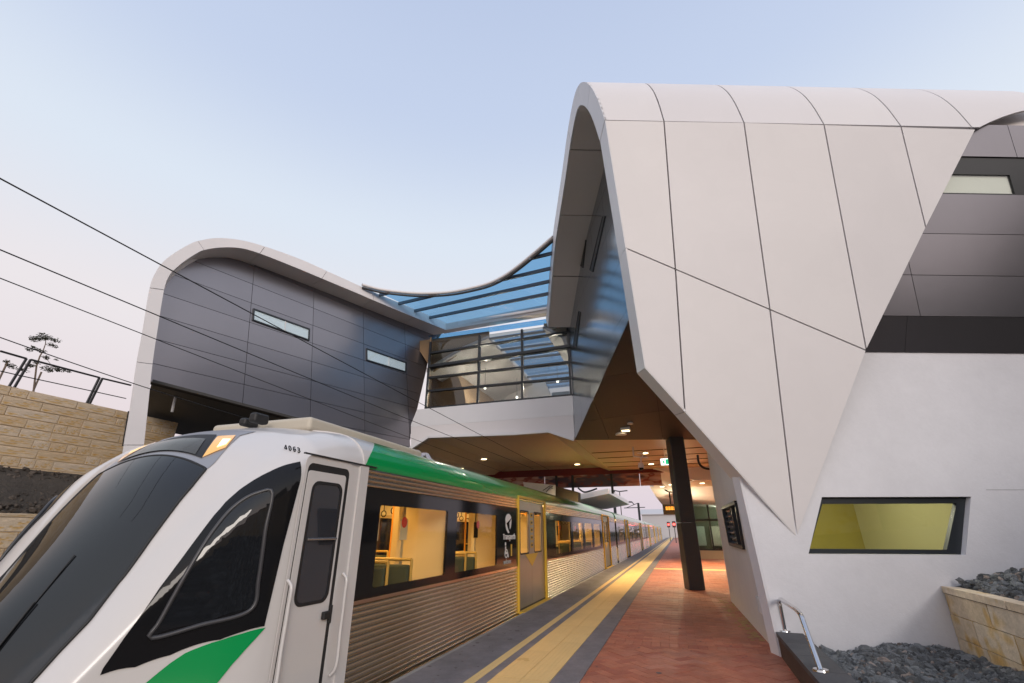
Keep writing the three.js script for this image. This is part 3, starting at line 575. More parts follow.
  const turn = gz([561, 391], -14.2); part('ticket_gate', join([rbox(turn.x - .25, turn.x + .25, 4.76, 5.55, -14.5, -14.1, .04), rbox(turn.x - .3, turn.x + .3, 5.5, 5.62, -14.5, -14.1, .03)]), mat([.34, .48, .60], .3, { metalness: .4 }), inside);
  // glass roof behind the beam, and the skylight that runs on from it
  const rear = part('rear_roof', box(-8.3, -2.9, 8.0, 8.3, Z_BACK - .1, Z_BACK + .2), M.trim, bridge);
  part('pane', slab([V(-7.8, 8.0, -13.5), V(-2.5, 8.0, -13.5), V(-2.5, 8.0, -13.9), V(-7.8, 8.0, -13.9)], .012, [], V(0, 1, 0)), M.glassSky, rear);
  for (let k = 0; k < 6; k++) { const z0 = -13.95 - k * 1.15; part('pane', slab([V(-5.5, 7.82, z0 - .03), V(-3.55, 7.86, z0 - .03), V(-3.55, 7.86, z0 - 1.12), V(-5.5, 7.82, z0 - 1.12)], .012, [], V(0, 1, 0)), M.glassSky, rear); part('purlin', box(-5.6, -3.5, 7.72, 7.8, z0 - .03, z0 + .03), M.purlin, rear); }
}
// ================================================================ glass canopy in front of the bridge
const canopy = thing('glass_canopy', 'blue glass canopy with dark purlins sagging between the two wings', 'canopy', undefined, V(-5.3, 7.9, -12.5));
{
  const L0 = onFrame([359, 284.4]), L1 = onFrame([448, 325]), R0_ = onEnd([553, 236]), R1_ = onEnd([547, 308]);
  const at = (u, v) => lerp3(lerp3(L0, L1, v), lerp3(R0_, R1_, v), u);
  const uvOf = p => { let u = .5, v = .4, best = 1e9; for (let it = 0; it < 7; it++) { const st = .7 / 2.4 ** it; let bu = u, bv = v; for (let a = -4; a <= 4; a++) for (let b = -4; b <= 4; b++) { const q = px2(at(u + a * st / 4, v + b * st / 4)), d = Math.hypot(q[0] - p[0], q[1] - p[1]); if (d < best) { best = d; bu = u + a * st / 4; bv = v + b * st / 4; } } u = bu; v = bv; } return [u, v]; };
  const trimPx = [[362, 284.8], [378, 289], [395, 291.5], [420, 293.5], [448, 292.3], [470, 288.5], [490, 283], [506, 275], [520, 265], [537, 251], [553, 237]];
  const edgeUV = trimPx.map(uvOf), edge3 = edgeUV.map(q => at(...q));
  const up = V(0, 1, 0);
  part('edge_trim', new THREE.TubeGeometry(new THREE.CatmullRomCurve3(edge3, false, 'centripetal'), 60, .055, 6), M.panelA, canopy);
  part('edge_rail', new THREE.TubeGeometry(new THREE.CatmullRomCurve3(edge3.map(p => p.clone().add(V(0, -.09, -.03))), false, 'centripetal'), 60, .04, 6), M.steelDark, canopy);
  const edgeV = u => { for (let i = 0; i + 1 < edgeUV.length; i++) { const [a, b] = [edgeUV[i], edgeUV[i + 1]]; if (u >= a[0] && u <= b[0]) return a[1] + (b[1] - a[1]) * (u - a[0]) / (b[0] - a[0]); } return u < edgeUV[0][0] ? edgeUV[0][1] : edgeUV[edgeUV.length - 1][1]; };
  const vs = [.0, .2, .4, .58, .76, .985];
  for (let k = 0; k < vs.length; k++) {
    const pts = []; for (let i = 0; i <= 40; i++) { const u = i / 40; if (edgeV(u) <= vs[k] + .001) pts.push(at(u, vs[k])); else if (pts.length) { /* sag keeps the middle open */ } }
    // a purlin may be broken by the sag of the edge: build each run on its own
    let run = []; const runs = []; for (let i = 0; i <= 60; i++) { const u = i / 60; if (edgeV(u) <= vs[k] + .001) run.push(at(u, vs[k])); else { if (run.length > 1) runs.push(run); run = []; } } if (run.length > 1) runs.push(run);
    if (k < vs.length - 1) for (const r of runs) part('purlin', bar(r[0].clone().add(V(0, -.05, 0)), r[r.length - 1].clone().add(V(0, -.05, 0)), .06, .10), M.purlin, canopy);
    if (k + 1 < vs.length) {
      const cols = [0, .2, .4, .6, .8, 1];
      for (let c = 0; c + 1 < cols.length; c++) {
        const top = [], low = []; const n = 8;
        for (let i = 0; i <= n; i++) { const u = cols[c] + (cols[c + 1] - cols[c]) * i / n, v0 = Math.max(vs[k], edgeV(u)); if (v0 < vs[k + 1] - .004) { top.push([u, v0]); low.push([u, vs[k + 1]]); } }
        if (top.length < 2) continue;
        part('pane', onSurface([...top, ...low.reverse()], [], (u, v) => at(u, v).add(V(0, .02, 0)), .6), M.glassBlue, canopy);
      }
    }
  }
  const bl = at(0, 1.0), br = at(1, 1.0);
  part('beam', bar(bl.clone().add(V(-.3, -.1, -.1)), br.clone().add(V(.6, -.02, -.1)), .3, .26), M.lining, canopy);
  part('beam_fascia', bar(bl.clone().add(V(-.2, -.05, .07)), br.clone().add(V(.5, .03, .07)), .02, .16), M.panelA, canopy);
}

// ================================================================ ground, tracks, platform
const extrudeZ = (pts, z0, z1, n = 40) => {                        // a profile in (x, y) drawn out along the tracks
  const pos = [], uv = []; let run = 0;
  for (let i = 0; i + 1 < pts.length; i++) {
    const [x0, y0] = pts[i], [x1, y1] = pts[i + 1], L = Math.hypot(x1 - x0, y1 - y0);
    for (let k = 0; k < n; k++) { const a = z0 + (z1 - z0) * k / n, b = z0 + (z1 - z0) * (k + 1) / n;
      for (const [x, y, z, u] of [[x0, y0, a, run], [x1, y1, a, run + L], [x1, y1, b, run + L], [x0, y0, a, run], [x1, y1, b, run + L], [x0, y0, b, run]]) { pos.push(x, y, z); uv.push(u, z); } }
    run += L;
  }
  return raw(pos, uv);
};
M.soil = mat([.10, .085, .07], .95, { map: T_MIX, bumpMap: B_MIX, bumpScale: .03 });
M.ballast = mat([.11, .10, .095], .95, { map: T_GRAIN, bumpMap: B_GRAIN, bumpScale: .03 });
M.rock = mat([.055, .06, .066], .85, { map: T_MIX, bumpMap: B_GRAIN, bumpScale: .01 });
const RAILY = -1.1;
{
  const g = new THREE.PlaneGeometry(4000, 4000, 8, 8); g.rotateX(-Math.PI / 2); g.translate(0, -1.6, 0);
  const uvA = g.attributes.uv; for (let i = 0; i < uvA.count; i++) uvA.setXY(i, uvA.getX(i) * 4000, uvA.getY(i) * 4000);
  struct('ground', g, M.soil);
  struct('track_bed', extrudeZ([[-10.4, -1.35], [-2.95, -1.35]], 30, -400), M.ballast);
  struct('embankment', extrudeZ([[-90, 4.6], [-13.5, 4.0], [-13.45, -1.5]], 40, -9, 8), M.soil); struct('embankment', extrudeZ([[-90, 2.9], [-15.5, 2.8], [-10.1, -1.36]], -9.2, -200), M.soil);
}
const rails = new THREE.Group(); rails.name = 'railway_track'; rails.userData.kind = 'structure'; scene.add(rails);
for (const x of [-4.47 - .535, -4.47 + .535, -8.2 - .535, -8.2 + .535]) part('rail', join([box(x - .035, x + .035, RAILY - .05, RAILY, -300, 25), box(x - .01, x + .01, RAILY - .13, RAILY - .05, -300, 25), box(x - .07, x + .07, RAILY - .16, RAILY - .13, -300, 25)]), mat([.16, .13, .11], .4, { metalness: .7 }), rails);
{ const sl = []; for (let k = 0; k < 120; k++) for (const x of [-4.47, -8.2]) sl.push(box(x - 1.2, x + 1.2, RAILY - .26, RAILY - .161, -k * .68 + 6, -k * .68 + 6.24)); const m = part('sleepers', join(sl), M.concrete, rails); m.userData.kind = 'stuff'; }

// the platform: its layers from the edge inwards
const XE = -2.90, X1y = -2.234, X2y = -2.127, X3y = -2.013, X4y = -1.416, X5y = -1.131, XW = 1.25, Z0 = 3, Z1 = -150;
const platform = part('platform', join([box(XE - .02, XW + 12, -1.5, -.06, Z1, Z0)]), M.concreteEdge, scene); platform.userData.kind = 'structure'; platform.name = numbered('platform');
M.yellowTile = [0, 1, 2].map(i => mat([.84 - i * .02, .59 - i * .015, .25 - i * .006], .7, { map: T_MIX_L, bumpMap: dotsTexture(), bumpScale: .004 }));
function dotsTexture() {                                            // raised dots of tactile paving, 12 to a tile
  if (dotsTexture.t) return dotsTexture.t;
  const t = tex(128, (i, j) => { const x = (i % 16) / 16 - .5, y = (j % 16) / 16 - .5, v = Math.hypot(x, y) < .3 ? 1 : 0; return [v, v, v]; }, 1 / .3 * .75, false);
  return dotsTexture.t = t;
}
part('edge_strip', box(XE, X1y - .003, -.06, 0, Z1, Z0), M.concrete, platform);
part('nosing', box(XE - .03, XE + .02, -.1, .003, Z1, Z0), M.concreteEdge, platform);
part('dark_strip', box(X2y + .002, X3y - .002, -.06, 0, Z1, Z0), M.concrete, platform);
part('dark_strip', box(X4y + .002, X5y - .003, -.06, 0, Z1, Z0), M.concrete, platform);
part('yellow_line', box(X1y, X2y, -.06, .001, Z1, Z0), M.yellowTile[0], platform);
{
  const xm = (X3y + X4y) / 2, zs = -3.0, n = 60, L = .6;
  const tile = new RoundedBoxGeometry(xm - X3y - .004, .05, L - .004, 1, .002); boxUV(tile);
  for (let k = 0; k < n; k++) for (const x of [(X3y + xm) / 2, (xm + X4y) / 2]) { const m = shade(new THREE.Mesh(tile, M.yellowTile[Math.floor(rnd() * 3)])); m.name = 'tactile_tile'; m.position.set(x, -.022 + rr(-.0012, .0012), zs - (k + .5) * L); platform.add(m); }
  part('tactile_strip', box(X3y, X4y, -.06, .0015, Z1, zs - n * L), M.yellowTile[0], platform);
  part('tactile_strip', box(X3y, X4y, -.06, .0015, zs, Z0), M.yellowTile[0], platform);
  const c0 = gy([646, 568.5], 0); part('cross_strip', box(X5y, 3.4, -.05, .004, c0.z - .32, c0.z + .3), M.yellowTile[1], platform);
}
// bricks: herringbone near, a soldier course, then running bond
M.brick = [[.57, .19, .11], [.53, .17, .10], [.61, .22, .13], [.55, .20, .125], [.49, .15, .095]].map(c => mat(c, .72, { map: T_MIX, bumpMap: B_GRAIN, bumpScale: .003, roughnessMap: R_MIX }));
{
  const bed = part('brick_bed', box(X5y + .001, XW + 11, -.06, -.012, Z1, Z0), mat([.09, .055, .045], .9, { map: T_MIX }), platform);
  const Lb = .23, Wb = .115, J = .0035, zSold = -7.35, xr = 1.25;
  const shapes = {};
  const place = (poly, mi, into) => {                                // poly: [[x,z]..] clipped to the brick field
    let p = clipPoly(clipPoly(poly, -1, 0, X5y + .004), 1, 0, xr); p = clipPoly(p, -1, 1, zSold + .004);
    if (p.length < 3 || Math.abs(areaOf(p)) < .0012) return null;
    return slab(p.map(q => V(q[0], rr(-.0016, .0016), q[1])).map((v, i, a) => v.setY(a[0].y)), .03, [], V(0, -1, 0));
  };
  const c45 = Math.SQRT1_2, list = [];
  for (let a = -60; a < 60; a++) for (let b = -60; b < 60; b++) {      // 45 degree herringbone
    const k = (((a - b) % 4) + 4) % 4; if (k !== 0 && k !== 3) continue;
    const r = k ? [a * Wb, b * Wb, a * Wb + Wb, b * Wb + Lb] : [a * Wb, b * Wb, a * Wb + Lb, b * Wb + Wb];
    const q = [[r[0] + J / 2, r[1] + J / 2], [r[2] - J / 2, r[1] + J / 2], [r[2] - J / 2, r[3] - J / 2], [r[0] + J / 2, r[3] - J / 2]].map(([x, z]) => [(x - z) * c45, (x + z) * c45 - 6]);
    const cx = (q[0][0] + q[2][0]) / 2, cz = (q[0][1] + q[2][1]) / 2; if (cx < X5y - .2 || cx > xr + .2 || cz > -4.55 || cz < zSold - .2) continue;
    list.push([q, cz]);
  }
  list.sort((p, q) => p[1] - q[1]);
  const rest = [[], [], [], [], []]; let count = 0;
  const bloom = (x, z) => Math.max(0, 1 - Math.hypot((x + .25) / .55, (z + 6.9) / .75)), salt = mat([.60, .25, .165], .75, { map: T_MIX, bumpMap: B_GRAIN, bumpScale: .003 });
  list.forEach(([q]) => { const g = place(q, 0); if (!g) return; const m = Math.floor(rnd() * 5); if (count < 282 && rnd() < bloom((q[0][0] + q[2][0]) / 2, (q[0][1] + q[2][1]) / 2) * .6) { part('brick', g, salt, bed); count++; return; } if (count < 282) { part('brick', g, M.brick[m], bed); count++; } else rest[m].push(g); });
  for (let x = X5y + .004; x < xr; x += Wb + J) { rest[Math.floor(rnd() * 5)].push(slab([V(x, 0, zSold), V(x + Wb, 0, zSold), V(x + Wb, 0, zSold - Lb), V(x, 0, zSold - Lb)], .03, [], V(0, -1, 0))); }
  for (let r = 0; r < 250; r++) { const z = zSold - Lb - J - r * (Wb + J), o = r % 2 ? Lb / 2 : 0; for (let x = X5y + .004 - o; x < (z < -12 ? 3.2 : xr); x += Lb + J) { const x0 = Math.max(X5y + .004, x), x1 = x + Lb; if (x1 - x0 < .03) continue; const y = rr(-.0016, .0016); rest[Math.floor(rnd() * 5)].push(box(x0, x1, -.012, y, z - Wb, z)); } }
  rest.forEach((l, i) => { const m = part('brick_paving', join(l), M.brick[i], bed); m.userData.kind = 'stuff'; });
  const sheet = part('brick_sheet', box(X5y + .004, 3.4, -.011, -.004, Z1, zSold - Lb - 250 * (Wb + J)), M.brick[1], bed);
  const spots = []; for (let i = 0; i < 130; i++) { const x = rnd() < .7 ? rr(-2.85, -2.3) : rr(-1.4, .6), z = rr(-16, -4.6), r = rr(.006, .018) * (rnd() < .06 ? 2.4 : 1); spots.push(new THREE.CylinderGeometry(r, r, .001, 9).scale(rr(.7, 1.3), 1, rr(.7, 1.3)).translate(x, .0035, z)); }
  const st = part('gum_spots', join(spots), mat([.115, .10, .10], .9), platform); st.userData.kind = 'stuff';
  const bl = gy([523, 660], 0), blot = []; for (let i = 0; i < 14; i++) { const a = rnd() * 6.28, r = Math.sqrt(rnd()) * .06; blot.push(new THREE.CylinderGeometry(rr(.015, .04), .03, .0004 + i * .00005, 14).translate(bl.x + Math.cos(a) * r, .0045, bl.z + Math.sin(a) * r)); }
  part('oil_blot', join(blot), mat([.62, .41, .16], .9), platform).userData.kind = 'stuff';
  const sand = []; for (let i = 0; i < 260; i++) { const t = rnd(), p = gy([726 + t * 34 + rr(-9, 9), 600 + t * 38 + rr(-5, 5)], 0); if (p.x > .93) continue; sand.push(new THREE.SphereGeometry(rr(.006, .03), 5, 3).scale(1.6, .16, 1.6).translate(p.x, .003, p.z)); }
  const sd = part('spilt_sand', join(sand), mat([.42, .30, .14], .95), bed); sd.userData.kind = 'stuff';
}

// ================================================================ garden on the right: rock mulch, block wall, plinth and handrail
const rockGeo = [0, 1, 2].map(() => { const g = new THREE.IcosahedronGeometry(1, 1), p = g.attributes.position, h = {}; for (let i = 0; i < p.count; i++) { const k = [p.getX(i), p.getY(i), p.getZ(i)].map(v => v.toFixed(3)).join(); h[k] ??= rr(.62, 1.15); p.setXYZ(i, p.getX(i) * h[k], p.getY(i) * h[k] * .7, p.getZ(i) * h[k]); } g.computeVertexNormals(); return g; });
function rocks(name, label, count, at, size, cols) {
  const out = []; const n = 3;
  for (let v = 0; v < n; v++) {
    const im = new THREE.InstancedMesh(rockGeo[v], M.rockStone, Math.floor(count / n)); im.name = numbered(name); im.userData = { kind: 'stuff', label, category: 'rock mulch' };
    const m4 = new THREE.Matrix4(), q = new THREE.Quaternion(), e = new THREE.Euler();
    for (let i = 0; i < im.count; i++) { const p = at(), s = size(); q.setFromEuler(e.set(rr(0, 6), rr(0, 6), rr(0, 6))); m4.compose(p, q, V(s * rr(.7, 1.4), s, s * rr(.7, 1.4))); im.setMatrixAt(i, m4); const c = cols(); im.setColorAt(i, new THREE.Color().setRGB(...c)); }
    shade(im); scene.add(im);
  }
}
M.rockStone = mat([1, 1, 1], .9, { bumpMap: B_GRAIN, bumpScale: .01 });
const rockCol = () => { const k = rr(.5, 1.5), warm = rnd() < .08; return warm ? [.34 * k, .28 * k, .25 * k] : [.20 * k, .213 * k, .225 * k]; };
{
  const Pt = onWall([942, 586]), Pb = onWall([957, 638]), yb = Pb.y, b2 = gy([1024, 667], yb), t2 = gy([1024, 605], Pt.y);
  const eB = b2.clone().sub(Pb).normalize(), eT = t2.clone().sub(Pt).normalize(), Lw = 4.5;
  const bB = Pb.clone().addScaledVector(eB, Lw), bT = Pt.clone().addScaledVector(eB, Lw);
  M.lime = [[.82, .66, .47], [.79, .63, .44], [.85, .70, .52], [.82, .685, .525], [.78, .605, .40]].map(c => mat(c, .9, { map: limeTex(), bumpMap: B_MIX, bumpScale: .012 }));
  const rw = thing('retaining_wall', 'low sandstone block retaining wall among dark rocks beside the rendered building', 'wall', undefined, V(5, 0, -7));
  const at = (u, v, o = 0) => lerp3(lerp3(Pb, bB, u), lerp3(Pt, bT, u), v).addScaledVector(nW2, -o);
  var nW2 = eB.clone().cross(Pt.clone().sub(Pb)).normalize(); if (nW2.dot(EYE.clone().sub(Pb)) < 0) nW2.negate();
  part('core', slab([at(0, -.3, .05), at(1, -.3, .05), at(1, .97, .05), at(0, .97, .05)], .3, [], nW2.clone().negate()), M.lime[4], rw);
  const courses = [[-.25, .02], [.02, .46], [.46, .86]];
  courses.forEach(([v0, v1], c) => { let u = -.02 - c * .07; while (u < 1) { const u1 = u + rr(.14, .22), a = Math.max(0, u) + .002, b = Math.min(1, u1) - .002; if (b > a) part('block', slab([at(a, v0 + .006), at(b, v0 + .006), at(b, v1 - .006), at(a, v1 - .006)].map(p => p.addScaledVector(nW2, rr(-.004, .004))), .06, [], nW2.clone().negate()), M.lime[Math.floor(rnd() * 5)], rw); u = u1; } });
  let u = 0; while (u < 1) { const u1 = Math.min(1, u + rr(.24, .34)); part('cap', slab([at(u + .003, .87, -.015), at(u1 - .003, .87, -.015), at(u1 - .003, 1, -.015), at(u + .003, 1, -.015)], .38, [], nW2.clone().negate()), M.lime[Math.floor(rnd() * 3)], rw); u = u1; }
  // beds of rock: the lower one in front of the wall, the upper one behind it
  const low = struct('rock_bed', slab([CORNER.clone().setY(.05).add(V(.15, 0, 0)), Pb.clone().setY(.05), bB.clone().setY(.05), V(3, -.1, -2), V(1.4, -.1, -3)], .3, [], V(0, -1, 0)), M.rock);
  rocks('rock_mulch', 'broken dark grey rock spread over the garden bed below the sandstone wall', 13000, () => { for (;;) { const p = V(rr(1.05, 6.5), 0, rr(-9, -3)); const s = p.clone().sub(CORNER); if (s.dot(nWall) < .03) continue; if (p.clone().sub(Pb).dot(nW2) < .02 && p.x > 3) continue; const e = s.dot(nWall); if (p.x < 1.22 + (p.z + 7.2) * .13) continue; return p.setY(.06 + .035 * Math.sin(p.x * 5 + p.z * 3) + rr(-.02, .025)); } }, () => rr(.011, .044) * (rnd() < .08 ? 1.8 : 1), rockCol);
  const ub = Pt.y - .04, wR = onWall([1024, 568]);
  struct('rock_bed', slab([Pt.clone().setY(ub), bT.clone().setY(ub), bT.clone().add(V(3, .5, 0)), wR.clone().add(ax70.clone().multiplyScalar(5)).setY(wR.y + .9)], .2, [], V(0, -1, 0)), M.rock);
  rocks('rock_mulch', 'broken dark grey rock heaped behind the sandstone wall against the building', 6000, () => { for (;;) { const a = rnd(), b = rnd(); const p = lerp3(Pt, bT, a * 1.0).addScaledVector(nW2, -.2 - b * 1.5); const s = p.clone().sub(CORNER); if (s.dot(nWall) < .03) continue; const k = Math.max(0, p.clone().sub(Pt).dot(ax70)); return p.setY(ub + .03 + Math.min(1.2, k * .27) + rr(-.03, .03)); } }, () => rr(.014, .055), rockCol);
  // plinth wall and rail
  const hP = (() => { let y = .4; for (let k = 0; k < 40; k++) { const e = px2(CORNER.clone().setY(y))[1] - 631.5; y += e * .004; } return y; })();
  const d = gy([820, 683], hP).sub(gy([775.5, 631.5], hP)).setY(0).normalize(), side = V(-d.z, 0, d.x); if (side.x < 0) side.negate();
  const wp = .26, Lp = 4.2, c = CORNER.clone().add(V(.004, 0, .02)), q = (l, s, y) => c.clone().addScaledVector(d, l).addScaledVector(side, s).setY(y);
  const pl = thing('plinth_wall', 'dark low plinth wall carrying the steel handrail beside the brick paving', 'wall', undefined, q(0, 0, 0));
  part('face', slab([q(0, 0, -.3), q(Lp, 0, -.3), q(Lp, 0, hP - .05), q(0, 0, hP - .05)], wp, [], side), mat([.10, .062, .045], .8, { map: T_MIX, bumpMap: B_GRAIN, bumpScale: .004 }), pl);
  for (let k = 0; k < 7; k++) part('coping', slab([q(k * .6 + .003, -.012, hP), q(k * .6 + .597, -.012, hP), q(k * .6 + .597, wp + .02, hP), q(k * .6 + .003, wp + .02, hP)], .048, [], V(0, -1, 0)), mat([.105, .105, .112], .75, { map: T_MIX, bumpMap: B_GRAIN, bumpScale: .003 }), pl);
  const nS = side, onP = p => hit(p, q(0, wp * .5, 0), nS);
  const f0 = gy([785, 631.5], hP), n0 = gy([821, 671], hP);
  const onRail = p => hit(p, f0, n0.clone().sub(f0).setY(0).cross(V(0, 1, 0)).normalize());
  const hr = thing('handrail', 'bent stainless steel handrail standing on the dark plinth wall', 'handrail', undefined, f0.clone());
  const topA = onRail([779.3, 602]), b1 = onRail([781, 599.5]), b2_ = onRail([796, 609.5]), b3 = onRail([801.5, 616.5]);
  const straight = (a, b, n) => Array.from({ length: n }, (_, i) => lerp3(a, b, (i + .5) / n));
  part('tube', pipe([f0, ...straight(f0, topA, 4), topA, b1, ...straight(b1, b2_, 3), b2_, b3, ...straight(b3, n0, 5), n0], .024, 120, 14), M.chrome, hr);
  for (const p of [f0, n0]) part('base_plate', new THREE.CylinderGeometry(.06, .065, .014, 24).translate(p.x, p.y + .008, p.z), M.chrome, hr);
}
{ // the bank goes on beside the viewer: rocks, then a coursed wall (mirrored in the train's glass)
  const bw = thing('sandstone_wall', 'long coursed sandstone wall above the rocks beside the platform garden', 'wall', undefined, V(6.5, 0, 2)), xw = 6.6;
  part('core', box(xw + .02, xw + .5, .3, 3.19, -5.2, 16), M.lime[4], bw);
  for (let c = 0; c < 5; c++) { let z = -5.2; while (z < 16) { const L = rr(.5, 1), z1 = Math.min(16, z + L); part('block', box(xw - rr(0, .012), xw + .05, 1.2 + c * .4 + .006, 1.6 + c * .4 - .006, z + .006, z1 - .006), M.lime[Math.floor(rnd() * 5)], bw); z = z1; } }
  struct('rock_slope', extrudeZ([[1.3, -.06], [2.4, .05], [xw + .05, 1.3]], 16, -4.6, 12), M.rock);
  rocks('rock_mulch', 'broken dark grey rock on the slope below the long sandstone wall', 3000, () => { const t = rnd(); return V(1.9 + t * 4.6, .02 + Math.max(0, t * 1.32 - .12) + rr(-.03, .04), rr(-4.6, 14)); }, () => rr(.05, .14), rockCol);
}
function limeTex() {
  if (limeTex.t) return limeTex.t;
  const a = fbm(256, [[6, 1], [17, .8], [50, .6], [128, .5]], 311), b = fbm(256, [[4, 1], [12, 1]], 412);
  return limeTex.t = tex(256, (i, j) => { const v = .76 + .26 * a[j * 256 + i], o = Math.max(0, b[j * 256 + i] - .56) * 1.6; return [Math.min(1, v * (1 - o * .1)), Math.min(1, v * (1 - o * .3)), Math.min(1, v * (1 - o * .75))]; }, .9, true);
}
// ================================================================ left bank: sandstone walls, fence, young tree
const XL = -13;
{
  const lw = thing('sandstone_wall', 'tall coursed sandstone block wall on the bank across the tracks', 'wall', undefined, V(XL, 2.5, -5));
  const yT = gx([0, 384], XL).y, yB = 2.45, zA = 3.5, zB = gx([178, 424], XL).z, nC = 9, ch = (yT - yB) / nC;
  part('core', box(XL - .5, XL - .012, yB - 1, yT - .01, zB, zA), M.lime[4], lw);
  for (let c = 0; c < nC; c++) { let z = zA - rr(0, .3); while (z > zB) { const L = rnd() < .3 ? rr(.2, .32) : rr(.42, 1.15), z1 = Math.max(zB, z - L), o = rr(0, .014), y0 = yB + c * ch; part('block', rbox(XL - .06, XL + o, y0 + .006, y0 + ch - .006, z1 + .006, z - .006, .008), M.lime[Math.floor(rnd() * 5)], lw); z = z1; if (z - zB < .1) break; } }
  // bank below and the low wall at its foot
  const xl = -11.3, yl = gx([0, 516], xl).y;
  struct('bank', extrudeZ([[XL + .02, 2.62], [-12.3, 2.3], [xl - .2, yl - .04]], 8, -16, 12), mat([.085, .072, .06], .95, { map: T_MIX, bumpMap: B_MIX, bumpScale: .05 }));
  struct('bank', extrudeZ([[xl + .05, .75], [-10.6, -.6], [-10.0, -1.36]], 8, -40, 12), mat([.085, .072, .06], .95, { map: T_MIX, bumpMap: B_MIX, bumpScale: .05 }));
  rocks('bank_stones', 'brown broken stones and soil covering the bank below the sandstone wall', 2400, () => { const t = rnd(); return V(XL + .1 + t * 1.45, 2.6 - t * (2.6 - yl) + rr(-.02, .03), rr(-10, 3)); }, () => rr(.02, .06), () => { const k = rr(.5, 1.4); return [.10 * k, .082 * k, .068 * k]; });
  const w2 = thing('sandstone_wall', 'low sandstone block wall at the foot of the brown bank', 'wall', undefined, V(xl, .7, -4));
  part('core', box(xl - .3, xl - .012, .3, yl - .01, -14, 4), M.lime[4], w2);
  for (let c = 0; c < 4; c++) { let z = 4; const h = (yl - .6) / 4; while (z > -13) { const L = rr(.5, .95), y0 = .6 + c * h; part('block', rbox(xl - .06, xl + rr(0, .012), y0 + .006, y0 + h - .006, z - L + .006, z - .006, .008), M.lime[Math.floor(rnd() * 5)], w2); z -= L; } }
  let zc = 4; while (zc > -13) { const L = rr(.7, 1); part('cap', rbox(xl - .32, xl + .02, yl - .012, yl + .05, zc - L + .005, zc - .005, .008), M.lime[Math.floor(rnd() * 3)], w2); zc -= L; }
  // fence on the upper wall
  const fp = p => gx(p, XL - .15), fence = thing('rail_fence', 'thin dark rail fence with paired posts along the sandstone wall', 'fence', undefined, V(XL, yT, -6));
  const posts = [[[26.4, 358.6], [10, 384.5]], [[30.8, 359.4], [15, 386]], [[99.5, 377.4], [86.7, 403]], [[102.6, 378], [89.5, 403.6]]];
  posts.forEach(([a, b]) => part('post', bar(fp(a), fp(b).add(V(0, -.04, 0)), .035, .05, V(1, 0, 0)), M.black, fence));
  const step = fp([102.6, 378]).z - fp([30.8, 359.4]).z;
  const rails = [[[0, 351], [26.4, 358.6]], [[30.8, 359.6], [99.5, 377.6]], [[102.6, 378.5], [131, 385.3]], [[0, 371], [22, 376]], [[22, 376], [94, 391.5]], [[94, 391.5], [126, 398.5]]];
  rails.forEach(([a, b], i) => part('rail', bar(fp(a), fp(b), i < 3 ? .035 : .018, i < 3 ? .035 : .018), M.black, fence));
  const pl = fp([91, 402.5]); for (const p of [[12.5, 385], [88, 403]]) { const c = fp(p); part('foot_plate', box(c.x - .06, c.x + .06, yT - .005, yT + .02, c.z - .09, c.z + .09), M.black, fence); }
  // young gum tree held by stakes behind the wall
  const XT = -17, tp = p => gx(p, XT), tree = thing('young_tree', 'sparse young gum tree behind the sandstone wall fence', 'tree', undefined, tp([36, 392]));
  const bark = mat([.16, .12, .09], .9), leaf = [[.05, .055, .03], [.065, .065, .038], [.04, .042, .026]].map(c => mat(c, .7, { transmission: .25, thickness: 0 }));
  const line = (pts, r0, r1) => { const c = pts.map(tp), g = []; for (let i = 0; i + 1 < c.length; i++) { const t = i / (c.length - 1), t2 = (i + 1) / (c.length - 1); g.push(rod(c[i], c[i + 1], r0 + (r1 - r0) * t, 6, r0 + (r1 - r0) * t2)); } return join(g); };
  const trunk = part('trunk', line([[33, 396], [36.5, 366], [40, 356], [43, 351], [45.5, 344], [46, 337]], .026, .008), bark, tree);
  for (const b of [[[43, 351], [37, 349.5], [29, 349]], [[45.5, 344], [50, 346], [54, 345]], [[46, 339], [38, 339.5], [33, 340]], [[40, 356], [46, 358], [52, 366], [60, 370]], [[37.5, 364], [30, 368], [22, 370]], [[46, 338], [53, 341], [58, 340.5]]]) part('branch', line(b, .009, .003), bark, trunk);
  const clumps = [[45, 336.5, 6, 3], [34, 339, 4.5, 2.4], [40, 338.5, 4, 2], [55, 340, 5, 2], [53, 345.5, 4, 2.4], [29, 349.5, 3, 2], [34, 347.5, 3, 1.4], [40, 350.5, 5.5, 1.6], [46, 357.5, 3, 2], [55, 359.5, 2, 1], [47.5, 369, 5, 3], [58, 369.5, 5, 2.4], [65, 370.5, 5, 1.4], [30, 365, 4, 2], [22, 370, 6, 2], [11, 366, 4, 2.4], [6, 361, 2.5, 1.6], [36, 362.5, 3, 1.5]];
  const lg = [[], [], []];
  for (const [x, y, rx, ry] of clumps) { const c = tp([x, y]), k = c.distanceTo(tp([x + 1, y])); for (let i = 0; i < Math.round(rx * ry * 6); i++) { const a = rnd() * 6.28, r = Math.pow(rnd(), .8) * 1.35, g = new THREE.PlaneGeometry(rr(.04, .09), rr(.012, .024)); g.rotateX(rr(0, 6)); g.rotateY(rr(0, 6)); g.rotateZ(rr(-1, 1)); g.translate(c.x + rr(-1, 1) * rx * k * .6, c.y + Math.sin(a) * r * ry * k, c.z + Math.cos(a) * r * rx * k); lg[i % 3].push(g); } }
  lg.forEach((l, i) => part('foliage', join(l), leaf[i], tree));
  for (const [a, b, l] of [[[41.5, 372], [31, 396], 'short timber stake close against the trunk of the young gum tree'], [[8, 361], [-4, 386], 'timber stake standing apart from the young gum tree trunk']]) { const s = single('tree_stake', rod(tp(b), tp(a), .024, 6), bark, l, 'stake'); }
}

